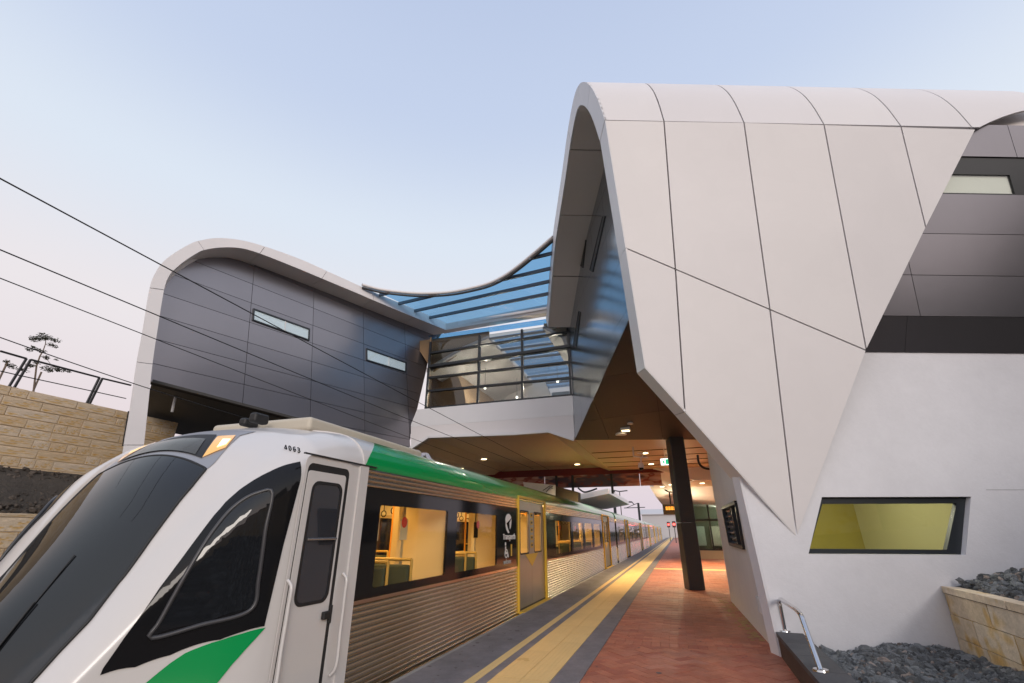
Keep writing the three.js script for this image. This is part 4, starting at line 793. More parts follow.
// ================================================================ the train
const XS = -3.02, XC = -4.47, HB = 1.45, FLOOR = .02, TOPB = 2.5, BOTB = -.28;
M.steel = mat([.80, .73, .60], .2, { metalness: 1, map: T_SOFT });
M.steelDoor = mat([.40, .385, .36], .38, { metalness: .85, map: T_SOFT });
M.bandBlack = mat([.010, .010, .011], .08, { specularIntensity: .55 });
M.green = mat([.0, .30, .075], .25, { clearcoat: .8, clearcoatRoughness: .1 });
M.cab = mat([.66, .635, .62], .3, { clearcoat: .6, clearcoatRoughness: .15, map: T_SOFT });
M.cabRoof = mat([.30, .31, .34], .35, { metalness: .2 });
M.screen = mat([.010, .011, .013], .03, { ior: 1.55 });
M.rubber = mat([.014, .014, .015], .55);
M.yellow = mat([.62, .38, .03], .45);
M.tint = mat([.92, .86, .70], .02, { transmission: 1, thickness: 0, ior: 1.2 });
M.cream = mat([.66, .56, .38], .6, { map: T_SOFT });
M.seatCloth = mat([.05, .07, .06], .85);
M.seatFrame = mat([.55, .38, .12], .45);
M.orangePole = mat([.72, .33, .03], .4);
M.roofGrey = mat([.22, .21, .20], .6, { map: T_MIX });
const W_LIGHT = new THREE.Color(1, .56, .15);
const ribs = (y0, y1, z0, z1, x, pitch, amp) => {                    // pressed ribs running along the car
  const n = Math.round((y1 - y0) / pitch), pos = [], uv = [], pr = [];
  for (let i = 0; i < n; i++) for (let j = 0; j < 10; j++) { const a = Math.PI * j / 10; pr.push([x + amp * Math.sin(a), y0 + (y1 - y0) * (i + .5 - .5 * Math.cos(a)) / n]); } pr.push([x, y1]);
  const m = Math.max(1, Math.round(Math.abs(z1 - z0) / 2));
  for (let i = 0; i + 1 < pr.length; i++) for (let k = 0; k < m; k++) { const a = z0 + (z1 - z0) * k / m, b = z0 + (z1 - z0) * (k + 1) / m; for (const [p, z] of [[pr[i], a], [pr[i + 1], a], [pr[i + 1], b], [pr[i], a], [pr[i + 1], b], [pr[i], b]]) { pos.push(p[0], p[1], z); uv.push(z, p[1]); } }
  let g = raw(pos, uv); g.deleteAttribute('normal'); g = mergeVertices(g, 1e-5); g.computeVertexNormals(); return g.toNonIndexed();
};
const sideQuad = (z0, z1, y0, y1, x = XS) => [V(x, y0, z0), V(x, y0, z1), V(x, y1, z1), V(x, y1, z0)];
const roundRect = (z0, z1, y0, y1, r, x) => { const out = [], s = Math.sign(z1 - z0); for (const [cz, cy, a0] of [[z1 - s * r, y1 - r, 0], [z0 + s * r, y1 - r, 90], [z0 + s * r, y0 + r, 180], [z1 - s * r, y0 + r, 270]]) for (let k = 0; k <= 5; k++) { const a = (a0 + k * 18) * RAD; out.push(V(x, cy + r * Math.sin(a), cz + s * r * Math.cos(a))); } return out; };
const IN = V(-1, 0, 0);
const zPx = px => gx([px, 530], XS).z;
const roofHalf = [[1.45, 2.02], [1.447, 2.07], [1.43, 2.14], [1.40, 2.20], [1.35, 2.26], [1.28, 2.315], [1.19, 2.36], [1.08, 2.395], [.9, 2.43], [.6, 2.47], [.3, 2.492], [0, 2.5]];
function roofStrip(i0, i1, z0, z1, side, n = 6) {
  const P = (u, v, t) => { const f = i0 + v * (i1 - i0), a = Math.min(roofHalf.length - 2, Math.floor(f)), k = f - a, x = roofHalf[a][0] + (roofHalf[a + 1][0] - roofHalf[a][0]) * k, y = roofHalf[a][1] + (roofHalf[a + 1][1] - roofHalf[a][1]) * k; return V(XC + side * (x - t * .6), y - t, z0 + (z1 - z0) * u); };
  return bentSolid((u, v) => P(u, v, 0), (u, v) => P(u, v, .04), n, (i1 - i0) * 3, Math.abs(z1 - z0), 1);
}
function door(car, z0, z1, detail) {
  const fw = .042, d = part('door', join([box(XS - .02, XS + .03, 0, 2.08, z0, z0 - fw), box(XS - .02, XS + .03, 0, 2.08, z1 + fw, z1), box(XS - .02, XS + .03, 2.08 - fw, 2.08, z0 - fw, z1 + fw)]), M.yellow, car);
  const zm = (z0 + z1) / 2, leaf = (a, b) => {
    const w0 = a - (a - b) * .2, w1 = b + (a - b) * .2, hole = roundRect(w0, w1, .98, 1.80, .05, XS - .03);
    part('leaf', slab(sideQuad(a, b, .03, 2.02, XS - .03), .04, [hole], IN), M.steelDoor, d);
    part('leaf_window', slab(roundRect(w0, w1, .98, 1.80, .05, XS - .045), 0, [], IN), M.tint, d);
    part('window_seal', slab(roundRect(w0 + .015, w1 - .015, .965, 1.815, .06, XS - .026), .004, [roundRect(w0 - .012, w1 + .012, .995, 1.785, .045, XS - .026)], IN), M.rubber, d);
  };
  leaf(z0 - fw - .004, zm + .004); leaf(zm - .004, z1 + fw + .004);
  if (!detail) return d;
  const tri = (a) => slab(a.map(([z, y]) => V(XS - .022, y, z)), .003, [], IN), q = (z1 - z0) * .5;
  part('arrow', tri([[zm - q * .46, .965], [zm + q * .46, .965], [zm, .72]]), M.yellow, d);
  for (let k = 0; k < 5; k++) { const y = 1.08 + k * .15; part('warning_mark', tri([[zm + .085, y], [zm - .085, y], [zm - .085, y + .1], [zm + .085, y + .1]]), M.yellow, d); part('warning_mark', tri([[zm + .05, y + .03], [zm - .05, y + .03], [zm - .05, y + .07], [zm + .05, y + .07]].map(([z, yy]) => [z, yy])).translate(.004, 0, 0), M.rubber, d); }
  part('step_plate', box(XS, XE - .005, -.03, .012, z0 - .03, z1 + .03), M.yellow, d);
  part('handrail', rod(V(XS - .12, .1, z0 - .12), V(XS - .12, 1.9, z0 - .12), .018), M.orangePole, d);
  return d;
}
function interior(car, z0, z1, lights, rich) {
  const n = 4, x0 = XC - HB + .08, x1 = XS - .08;
  const fl = part('saloon_floor', box(x0, x1, FLOOR - .06, FLOOR, z0, z1), mat([.16, .15, .14], .7, { map: T_MIX }), car);
  part('ceiling', bentSolid((u, v) => V(x0 + (x1 - x0) * u, 2.08 + .18 * Math.sin(Math.PI * u), z0 + (z1 - z0) * v), (u, v) => V(x0 + (x1 - x0) * u, 2.10 + .18 * Math.sin(Math.PI * u), z0 + (z1 - z0) * v), 10, 2), M.cream, car);
  const holes = []; for (let z = z0 - 1.2; z > z1 + 2.6; z -= 2.2) holes.push([V(x0, .9, z), V(x0, .9, z - 1.7), V(x0, 1.66, z - 1.7), V(x0, 1.66, z)]);
  const wall = part('far_side', slab([V(x0, FLOOR, z0), V(x0, FLOOR, z1), V(x0, 2.08, z1), V(x0, 2.08, z0)], .06, holes, IN), M.cream, car);
  holes.forEach(h => part('window', slab(h.map(p => p.clone().add(V(-.03, 0, 0))), .006, [], IN), mat([.30, .30, .31], .05, { transmission: 1, thickness: 0 }), wall));
  part('end_wall', box(x0, x1, FLOOR, 2.1, z0 - .02, z0 + .02), M.cream, car); part('end_wall', box(x0, x1, FLOOR, 2.1, z1 - .02, z1 + .02), M.cream, car);
  for (const [a, b] of lights) {
    part('light_strip', box(XC - .16, XC + .16, 2.215, 2.235, a, b), emit([1, .66, .27], 4), car);
    const r = new THREE.RectAreaLight(W_LIGHT, 26, .3, Math.abs(b - a)); r.position.set(XC, 2.2, (a + b) / 2); r.lookAt(XC, 0, (a + b) / 2); scene.add(r);
  }
  if (!rich) return;
  const seat = (x, z, f) => { const s = part('seat', rbox(x - .45, x + .45, .40, .48, z - .2, z + .2, .03), M.seatCloth, car); part('seat_back', rbox(x - .45, x + .45, .48, 1.02, z - f * .24 - .04, z - f * .24 + .04, .03), M.seatCloth, s); part('seat_frame', join([rod(V(x + .47, .05, z - f * .24), V(x + .47, 1.08, z - f * .24), .018), rod(V(x + .47, 1.08, z - f * .24), V(x - .47, 1.08, z - f * .24), .018), rod(V(x + .47, .62, z - f * .24), V(x + .47, .62, z + f * .18), .018), box(x - .4, x + .4, .02, .4, z - .04, z + .04)]), M.seatFrame, s); };
  for (const [z, f] of [[-4.75, 1], [-5.75, -1], [-6.9, 1], [-7.8, -1], [-12.7, 1], [-13.7, -1], [-14.6, 1], [-15.6, -1], [-16.6, 1], [-17.6, -1], [-18.6, 1], [-19.6, -1]]) { seat(XS - .62, z, f); seat(XC - HB + .62, z, f); }
  for (const z of [-5.25, -6.35, -7.4, -8.5, -9.0, -11.6, -13.2, -15.1, -17.1, -19.1]) part('pole', rod(V(XC + .45, FLOOR, z), V(XC + .45, 2.15, z), .018), M.orangePole, car);
  for (const x of [XC + .45, XC - .45]) part('grab_rail', rod(V(x, 1.95, -4.5), V(x, 1.95, -20.5), .016), M.orangePole, car);
  for (const z of [-6.3, -9.05, -11.65, -20.6]) part('draught_screen', box(XS - .95, XS - .1, .1, 1.75, z - .02, z + .02), M.cream, car);
  // busy things of a saloon: map strips, notices, hanging straps, paired posts, far doors
  const paper = mat([.80, .76, .66], .6), redM = mat([.55, .05, .04], .5), blueM = mat([.08, .14, .30], .5);
  for (let z = -4.8; z > -20; z -= 1.25) { part('map_strip', box(XC - HB + .095, XC - HB + .105, 1.72, 1.98, z, z - .95), rnd() < .5 ? paper : rnd() < .5 ? blueM : M.yellow, car); }
  for (let z = -4.7; z > -20.4; z -= .55) for (const x of [XC + .45, XC - .45]) part('strap', join([rod(V(x, 1.95, z), V(x, 1.74, z), .008, 5), new THREE.TorusGeometry(.05, .009, 5, 12).translate(x, 1.69, z)]), M.rubber, car);
  for (const z of [-4.95, -5.6, -7.0, -8.0, -12.9, -14.2, -16.1, -18.2]) { part('post', box(XS - .42, XS - .36, .05, 2.06, z - .03, z + .03), M.cream, car); part('notice', box(XS - .355, XS - .35, 1.3, 1.55, z - .09, z + .09), rnd() < .5 ? M.rubber : paper, car); }
  for (const z of [-5.05, -7.3, -13.1, -15.2]) part('sticker', new THREE.CylinderGeometry(.06, .06, .003, 20).rotateZ(Math.PI / 2).translate(XS - .02, 1.5, z), redM, car);
  part('luggage_panel', box(XS - 1.0, XS - .12, .45, 1.5, -4.26, -4.23), mat([.75, .70, .60], .5), car); for (const y of [.62, .9]) for (const dz of [0, .32]) part('vent', box(XS - .9 + dz, XS - .66 + dz, y, y + .12, -4.275, -4.262), M.rubber, car);
  for (const [a, b] of [[-9.3, -11.4]]) { const fd = part('far_door', join([box(XC - HB + .09, XC - HB + .13, .02, 2.05, a, a - .07), box(XC - HB + .09, XC - HB + .13, .02, 2.05, b, b + .07), box(XC - HB + .09, XC - HB + .13, 1.98, 2.05, a, b)]), M.yellow, car); for (const k of [0, 1]) part('far_door_window', box(XC - HB + .1, XC - HB + .11, .95, 1.8, a - .25 - k * .95, a - .85 - k * .95), mat([.10, .10, .11], .05), fd); }
  part('notice', box(XS - .9, XS - .55, 1.25, 1.55, -4.19, -4.175), M.rubber, car);
}
function carriage(label, z0, z1, doors, segs, opt) {                 // segs: [zStart, zEnd, panes]
  const car = thing('train_carriage', label, 'train carriage', undefined, V(XC, RAILY, (z0 + z1) / 2));
  const top = opt.green ?? z0;
  segs.forEach(([a, b, panes]) => {
    part('ribbed_side', ribs(BOTB, .75, a, b, XS - .018, .052, .024), M.steel, car);
    part('ribbed_side', ribs(1.83, 2.02, a, b, XS - .018, .047, .022), M.steel, car);
    part('rail_trim', box(XS - .02, XS + .008, .752, .785, a, b), M.steel, car);
    const band = part('window_band', slab(sideQuad(a, b, .787, 1.828, XS), .03, panes.map(([p, q]) => roundRect(p, q, .87, 1.665, .03, XS)), IN), M.bandBlack, car);
    panes.forEach(([p, q]) => part('window', slab(roundRect(p, q, .87, 1.665, .03, XS - .008), 0, [], IN), M.tint, band));
  });
  doors.forEach(([a, b]) => door(car, a, b, opt.detail));
  if (opt.green) {                                                   // the green sweeps up from the cab behind a curved edge
    const P = (u, v, t) => { const f = v * 8, a = Math.min(7, Math.floor(f)), k = f - a, x = roofHalf[a][0] + (roofHalf[a + 1][0] - roofHalf[a][0]) * k, y = roofHalf[a][1] + (roofHalf[a + 1][1] - roofHalf[a][1]) * k, zs = -4.14 - .75 * Math.pow(v, 1.6); return V(XC + x - t * .6 + .004, y - t + .004, zs + (z1 - zs) * u); };
    part('green_cove', bentSolid((u, v) => P(u, v, 0), (u, v) => P(u, v, .03), 30, 24, 20, 1), M.green, car);
    part('cab_roof', roofStrip(0, 11, -4.13, -5, 1), M.cab, car);
  } else part('green_cove', roofStrip(0, 8, top, z1, 1, 10), M.green, car);
  part('roof', join([roofStrip(8, 11, opt.green ? -5 : top, z1, 1), roofStrip(0, 11, opt.green ? -4.13 : top, z1, -1)]), M.roofGrey, car);
  part('far_wall', box(XC - HB - .01, XC - HB + .02, BOTB, .86, z0, z1), M.steel, car); part('far_wall', box(XC - HB - .01, XC - HB + .02, 1.68, 2.03, z0, z1), M.steel, car);
  part('underframe', box(XC - HB + .15, XS - .15, -.62, BOTB + .02, z0 - .3, z1 + .3), M.rubber, car);
  for (const zb of [z0 - 3.2, z1 + 3.2]) { const bg = part('bogie', join([box(XC - 1.05, XC + 1.05, -.72, -.55, zb - 1.2, zb + 1.2)]), M.rubber, car); for (const dz of [-.95, .95]) for (const s of [-1, 1]) part('wheel', new THREE.CylinderGeometry(.42, .42, .12, 28).rotateZ(Math.PI / 2).translate(XC + s * .535, RAILY + .42, zb + dz), mat([.1, .09, .085], .5, { metalness: .6 }), bg); }
  interior(car, opt.inZ ?? z0, z1 + .05, opt.lights, opt.detail);
  return car;
}
const pz = list => list.map(([a, b]) => [zPx(a), zPx(b)]);
const segB = pz([[555.5, 571], [573, 583.5], [585, 592.5], [594, 600.5]]);
const lead = carriage('leading train carriage with white sloping cab and green roof stripe', -4.15, -25.2, [[-9.3, -11.42], [-20.9, -22.9]], [[-4.15, -9.3, [[-4.5, -6.15], [-6.45, -8.12]]], [-11.42, -20.9, segB], [-22.9, -25.2, []]], { detail: true, green: -4.35, inZ: -4.2, lights: [[-4.6, -7.8], [-9, -11.6], [-12.4, -14.4], [-15, -17], [-17.8, -20.6]] });
const more = (z0, label) => { const d1 = z0 - 4.4, d2 = z0 - 16.2; return carriage(label, z0, z0 - 23.6, [[d1, d1 - 2], [d2, d2 - 2]], [[z0, d1, [[z0 - 1, z0 - 3.6]]], [d1 - 2, d2, [[d1 - 2.6, d1 - 4.5], [d1 - 4.8, d1 - 6.7], [d1 - 7, d1 - 8.9], [d1 - 9.1, d2 + .5]]], [d2 - 2, z0 - 23.6, [[d2 - 2.8, d2 - 4.9]]]], { lights: [[z0 - 3, z0 - 9], [z0 - 13, z0 - 20]] }); };
more(-25.8, 'second train carriage coupled behind the leading one');
more(-50.0, 'third train carriage coupled behind the second one');
more(-74.2, 'rearmost train carriage of the train at the platform');
{
  // writing on the black band by the door
  const { FontLoader } = await import('three/addons/loaders/FontLoader.js'); const { TextGeometry } = await import('three/addons/geometries/TextGeometry.js');
  const font = await new FontLoader().loadAsync('fonts/droid/droid_sans_bold.typeface.json');
  const word = (s, size, y, z, x, tilt = 0) => { const g = new TextGeometry(s, { font, size, depth: .003, curveSegments: 4 }); g.rotateY(Math.PI / 2); g.translate(x, y, z); return g; };
  const wl = mat([.75, .75, .75], .5), xb = XS + .004;
  globalThis.WORD = word;
  const sh = (pts) => slab(pts.map(([z, y]) => V(xb, y, z)), .003, [], V(1, 0, 0));
  const arc = (cz, cy, rz, ry, a0, a1, n = 14) => Array.from({ length: n + 1 }, (_, i) => { const a = (a0 + (a1 - a0) * i / n) * RAD; return [cz - rz * Math.cos(a), cy + ry * Math.sin(a)]; });
  part('emblem', join([sh([...arc(-8.72, 1.60, .17, .11, 20, 205), [-8.62, 1.545]]), sh([...arc(-8.72, 1.585, .17, .17, -60, 12), [-8.78, 1.55]]), sh([[-8.57, 1.57], [-8.62, 1.52], [-8.70, 1.44], [-8.78, 1.38], [-8.70, 1.37], [-8.60, 1.43], [-8.56, 1.50]])]), wl, lead);
  part('lettering', word('Transperth', .095, 1.265, -8.43, xb), wl, lead);
  // wheelchair mark, drawn from simple pieces, a yellow bar and a small note
  part('access_mark', join([sh(arc(-8.56, 1.19, .03, .03, 0, 360)), sh([[-8.54, 1.15], [-8.59, 1.15], [-8.59, 1.06], [-8.69, 1.06], [-8.74, .97], [-8.70, .96], [-8.66, 1.02], [-8.55, 1.02]]), slab(arc(-8.60, 1.03, .085, .075, 0, 360, 20).map(([z, y]) => V(xb, y, z)), .003, [arc(-8.60, 1.03, .065, .055, 0, 360, 20).map(([z, y]) => V(xb, y, z))], V(1, 0, 0))]), wl, lead);
  part('yellow_mark', sh([[-8.86, .98], [-8.93, .98], [-8.93, 1.18], [-8.86, 1.18]]), M.yellow, lead);
  part('lettering', word('welcome', .07, .86, -8.46, xb), mat([.4, .4, .4], .5), lead);
}
// ---------------------------------------------------------------- the cab: sections drawn out along the nose
{
  const key = (list, z) => { for (let i = 0; i + 1 < list.length; i++) if (z <= list[i + 1][0]) { const [a, A] = list[i], [b, B] = list[i + 1], t = Math.max(0, (z - a) / (b - a)); return A + (B - A) * t; } return list[list.length - 1][1]; };
  const smooth = (list, z) => (key(list, z - .06) + key(list, z - .03) + key(list, z) + key(list, z + .03) + key(list, z + .06)) / 5;
  const TK = [[-5, 2.5], [-4.2, 2.5], [-3.82, 2.46], [-3.46, 2.36], [-3.15, 2.2], [-2.95, 2.0], [-2.8, 1.79], [-2.65, 1.54], [-2.5, 1.29], [-2.35, 1.05], [-2.18, .79], [-2.0, .5], [-1.88, .2], [-1.7, -.1]];
  const HK = [[-5, 1.45], [-3.35, 1.45], [-3.18, 1.41], [-3.0, 1.31], [-2.85, 1.20], [-2.7, 1.09], [-2.55, .99], [-2.4, .90], [-2.2, .79], [-2.0, .66], [-1.88, .55], [-1.7, .4]];
  const ZA = -4.14, ZB = -1.88;
  const sec = (s, z) => {
    const T = smooth(TK, z), hw = smooth(HK, z), m = s > .5, k = m ? 1 - s : s, body = Math.min(1, Math.max(0, (-2.9 - z) / .6));
    const ry = Math.min(.52, .45 * (T - BOTB)), rx = .34 + .11 * body, crown = Math.min(ry * .7, .10 + .22 * (1 - body));
    let x, y;
    if (k < .25) { x = hw; y = BOTB + (T - ry - BOTB) * k / .25; } else if (k < .38) { const a = (k - .25) / .13 * Math.PI / 2; x = hw - rx * (1 - Math.cos(a)); y = T - ry + (ry - crown) * Math.sin(a); } else { x = (hw - rx) * (1 - (k - .38) / .12); y = T - crown * Math.pow(x / (hw - rx), 2); }
    return V(XC + (m ? -x : x), y, z);
  };
  const at = (s, t, o = 0) => {
    const z = ZA + (ZB - ZA) * t, p = sec(s, z); if (!o) return p;
    const e = .004, du = sec(Math.min(1, s + e), z).sub(sec(Math.max(0, s - e), z)), dv = sec(s, Math.min(ZB, z + e * 3)).sub(sec(s, z - e * 3)), n = du.cross(dv).normalize();
    if (n.dot(p.clone().sub(V(XC, .4, Math.min(z - .8, -3)))) < 0) n.negate(); return p.addScaledVector(n, o);
  };
  const NS = 96, NT = 90, pos = [], uv = [], idx = [];
  for (let j = 0; j <= NT; j++) for (let i = 0; i <= NS; i++) { const p = at(i / NS, j / NT); pos.push(p.x, p.y, p.z); uv.push(i / NS, j / NT); }
  for (let j = 0; j < NT; j++) for (let i = 0; i < NS; i++) { const a = j * (NS + 1) + i; idx.push(a, a + 1, a + NS + 2, a, a + NS + 2, a + NS + 1); }
  const g = new THREE.BufferGeometry(); g.setAttribute('position', new THREE.Float32BufferAttribute(pos, 3)); g.setAttribute('uv', new THREE.Float32BufferAttribute(uv, 2)); g.setIndex(idx); g.computeVertexNormals();
  const probe = new THREE.Mesh(g.clone(), M.cab); probe.updateMatrixWorld(true);
  const rc = new THREE.Raycaster();
  const st = p => { rc.set(EYE, ray(...p)); const h = rc.intersectObject(probe); if (!h.length) { console.log('cab missed', p); return null; } return [h[0].uv.x, h[0].uv.y]; };
  const sts = l => l.map(st).filter(Boolean), mir = l => l.map(([s, t]) => [1 - s, t]).reverse();
  const cabG = join([g, slab(Array.from({ length: 49 }, (_, i) => at(i / 48, 1)), .02, [], V(0, 0, -1))]);
  const cab = part('cab', cabG, M.cab, lead);
  const lay = (name, outline, off, material, parent, holes = []) => part(name, onSurface(outline, holes, (s, t) => at(s, t, off), .06), material, parent);
  // windscreen, destination box, lamps
  const wr = sts([[206, 470], [196, 482], [180, 501], [150, 541], [120, 581], [90, 621], [60, 652], [32, 683], [8, 708]]);
  const ws = lay('windscreen', [...wr, ...mir(wr)], .012, M.screen, cab);
  { const dense = []; const o = [...wr, ...mir(wr)]; o.forEach((q, i) => { const n = o[(i + 1) % o.length]; for (let k = 0; k < 8; k++) dense.push([q[0] + (n[0] - q[0]) * k / 8, q[1] + (n[1] - q[1]) * k / 8]); }); part('screen_seal', new THREE.TubeGeometry(new THREE.CatmullRomCurve3(dense.map(q => at(...q, .008)), true, 'centripetal'), 300, .011, 6), M.rubber, ws); }
  const dr = sts([[217, 436], [202, 459]]); const dest = lay('destination_box', [...dr, ...mir(dr)], .014, M.rubber, cab); const di = sts([[206, 440.5], [196, 456]]); lay('display', [...di, ...mir(di)], .019, mat([.055, .052, .042], .12), dest);
  const bandR = sts([[256, 432], [240, 436], [215, 463], [208, 469]]); lay('front_surround', [...bandR, ...mir(bandR)], .006, M.cabRoof, cab);
  const hl = sts([[203, 458.5], [218, 437.5], [236, 436.5], [226, 449]]);
  for (const o of [hl, mir(hl)]) { const lens = lay('headlight', o, .016, (() => { const m = mat([.6, .33, .08], .15, { clearcoat: 1 }); m.emissive.setRGB(.5, .24, .05); return m; })(), cab); const c = o.reduce((a, q) => [a[0] + q[0] / 4, a[1] + q[1] / 4], [0, 0]); lay('bulb', o.map(q => [c[0] + (q[0] - c[0]) * .42 + (o === hl ? -1 : 1) * .004, c[1] + (q[1] - c[1]) * .42]), .02, emit([1, .72, .36], o === hl ? 3.2 : 1.4), lens); }
  // dark roof hatch behind the lamps
  // side window: black field, pane, frame; mirrored on the far side
  const sw = sts([[300, 462], [285, 465.5], [270, 472], [254, 480.5], [240, 490], [226, 502.5], [215, 515], [190, 548], [160, 588], [130, 630], [103, 668], [100, 675], [135, 667], [170, 655], [220, 639.5], [264, 626], [283, 545]]);
  const gl = sts([[271, 491], [260, 493], [248, 498], [232, 510], [215, 530], [200, 552], [185, 576], [172, 599], [158, 624], [149, 637], [200, 625], [252, 608], [258, 580], [265, 530]]);
  for (const f of [l => l, mir]) {
    const field = lay('side_window', f(sw), .007, M.bandBlack, cab); lay('pane', f(gl), .013, M.screen, field);
    part('window_frame', new THREE.TubeGeometry(new THREE.CatmullRomCurve3(f(gl).map(q => at(...q, .012)), true, 'centripetal'), 90, .016, 6), mat([.05, .05, .055], .35), field);
  }
  const gs = sts([[265, 627.5], [243, 633], [222, 639.5], [202, 646], [185, 653], [170, 663], [155, 675], [143, 685], [125, 703], [196, 706], [216, 684], [232, 664], [250, 644]]);
  lay('green_flash', gs, .009, M.green, cab); lay('green_flash', mir(gs), .009, M.green, cab);
  // cab door on the flat flank
  const dz0 = -3.34, dz1 = -3.90, x = XS;
  const surround = part('cab_door', slab(roundRect(dz0 + .045, dz1 - .045, -.2, 2.03, .07, x + .006), .006, [roundRect(dz0 + .012, dz1 - .004, -.15, 1.965, .06, x + .006)], IN), M.cab, cab);
  part('door_gap', slab(roundRect(dz0 + .012, dz1 - .004, -.15, 1.965, .06, x + .003), .003, [], IN), M.rubber, surround);
  const dh = roundRect(dz0 - .085, dz1 + .1, .85, 1.80, .07, x + .012);
  part('door_leaf', slab(roundRect(dz0, dz1 + .05, -.14, 1.90, .03, x + .012), .008, [dh], IN), M.cab, surround);
  part('door_window', slab(roundRect(dz0 - .085, dz1 + .1, .85, 1.80, .07, x + .009), .005, [], IN), mat([.035, .037, .045], .06, { clearcoat: 1 }), surround);
  part('window_seal', slab(roundRect(dz0 - .065, dz1 + .08, .83, 1.82, .085, x + .016), .004, [roundRect(dz0 - .09, dz1 + .105, .855, 1.795, .065, x + .016)], IN), M.rubber, surround);
  part('window_bar', rod(V(x + .03, 1.34, dz0 - .09), V(x + .03, 1.34, dz1 + .1), .012), M.chrome, surround);
  part('door_handle', join([rbox(x + .012, x + .05, .70, .76, dz1 + .05, dz1 + .14, .01), rbox(x + .02, x + .035, .66, .80, dz1 + .02, dz1 + .05, .005)]), M.rubber, surround);
  for (const z of [dz0 + .035, dz1 - .09]) part('grab_rail', pipe([V(x + .01, .25, z), V(x + .055, .30, z), V(x + .06, .6, z), V(x + .06, .85, z), V(x + .055, 1.0, z), V(x + .01, 1.04, z)], .013, 30, 8), M.cab, surround);
  part('drip_rail', bar(V(x + .012, 2.035, -3.25), V(x + .012, 2.035, -4.33), .02, .012), M.rubber, cab);
  part('joint_cover', box(x - .01, x + .014, BOTB, 2.03, -4.06, -4.2), M.cab, cab);
  [...'4063'].forEach((ch, i) => { const q = st([284.5 + i * 4.3, 451 + i * .9]); if (!q) return; const p = at(...q, .012), nt = WORD(ch, .055, 0, 0, 0); nt.rotateZ(.45); nt.translate(p.x, p.y, p.z); part('fleet_number', nt, M.rubber, cab); });
  // wiper, roof equipment, aerials
  { const wp = [[.40, .94], [.42, .87], [.44, .80]].map(q => at(...q, .03)); const wpr = part('wiper', join([rod(wp[0], wp[1], .008), rod(wp[1], wp[2], .006)]), M.rubber, cab); part('blade', rod(at(.425, .86, .02), at(.455, .73, .02), .005), M.rubber, wpr); }
  const roofKit = part('air_conditioner', rbox(XC - .75, XC + .72, 2.44, 2.60, -4.05, -6.6, .05), mat([.52, .47, .38], .5, { map: T_SOFT }), lead);
  for (const z of [-6.75, -7.05]) part('bracket', join([bar(V(XC + .7, 2.42, z), V(XC + .55, 2.62, z), .05, .05), bar(V(XC + .55, 2.62, z), V(XC - .55, 2.62, z), .05, .05)]), mat([.42, .42, .48], .5), roofKit);
  part('aerial', join([rbox(XC + .2, XC + .3, 2.49, 2.60, -3.7, -3.9, .03), rbox(XC - .05, XC + .05, 2.49, 2.58, -3.8, -4.0, .03)]), M.rubber, lead);
}

// ================================================================ column under the wing
{
  const c = gy([695, 589.5], 0), col = thing('column', 'square dark steel column standing on the red brick platform', 'column', undefined, V(c.x, 0, c.z));
  const s = .205, ang = 18 * RAD, shaft = (y0, y1, k) => { const g = new RoundedBoxGeometry(s * 2 * k, y1 - y0, s * 2 * k, 2, .02); g.rotateY(ang); g.translate(c.x, (y0 + y1) / 2, c.z); return g; };
  part('shaft', shaft(0, 1.62, 1), M.steelDark, col); part('shaft', shaft(1.628, 4.02, 1), M.steelDark, col);
}
// ================================================================ overhead wires over the tracks
function wire(pts, r, label) { const a = pts[0], b = pts[1], list = []; for (let i = 0; i <= 10; i++) { const t = i / 10; list.push(lerp3(a, b, t).add(V(0, -.05 * Math.sin(Math.PI * t), 0))); } single('overhead_wire', pipe(list, r, 30, 6), M.wire, label, 'wire', 'overhead wires'); }
{
  // each wire runs along the tracks at the height that passes under the bridge
  const W0 = (a, b, y, r, l) => { const p = gy(a, y), q = gy(b, y - .03); const d = q.clone().sub(p); wire([p.clone().addScaledVector(d, -.6 * Math.min(1, 3 / d.length())), q.clone().add(V((q.x - p.x) * .2, 0, -8))], r, l); };
  W0([0, 178], [487, 439], 4.05, .0075, 'uppermost dark overhead wire crossing in front of the dark facade');
  W0([0, 248], [458, 437], 4.05, .0075, 'dark overhead wire crossing the middle of the dark facade');
  W0([0, 278], [424, 444], 4.02, .0065, 'thin overhead wire crossing the lower half of the dark facade');
  const Y = (a, b, r, l) => { const p = gx(a, -8.2), q = gx(b, -8.2), d = q.clone().sub(p); wire([p.clone().addScaledVector(d, -.4), q.clone().addScaledVector(d, .6)], r, l); };
  Y([0, 335], [176, 394.7], .007, 'thin overhead wire passing the foot of the white frame');
}
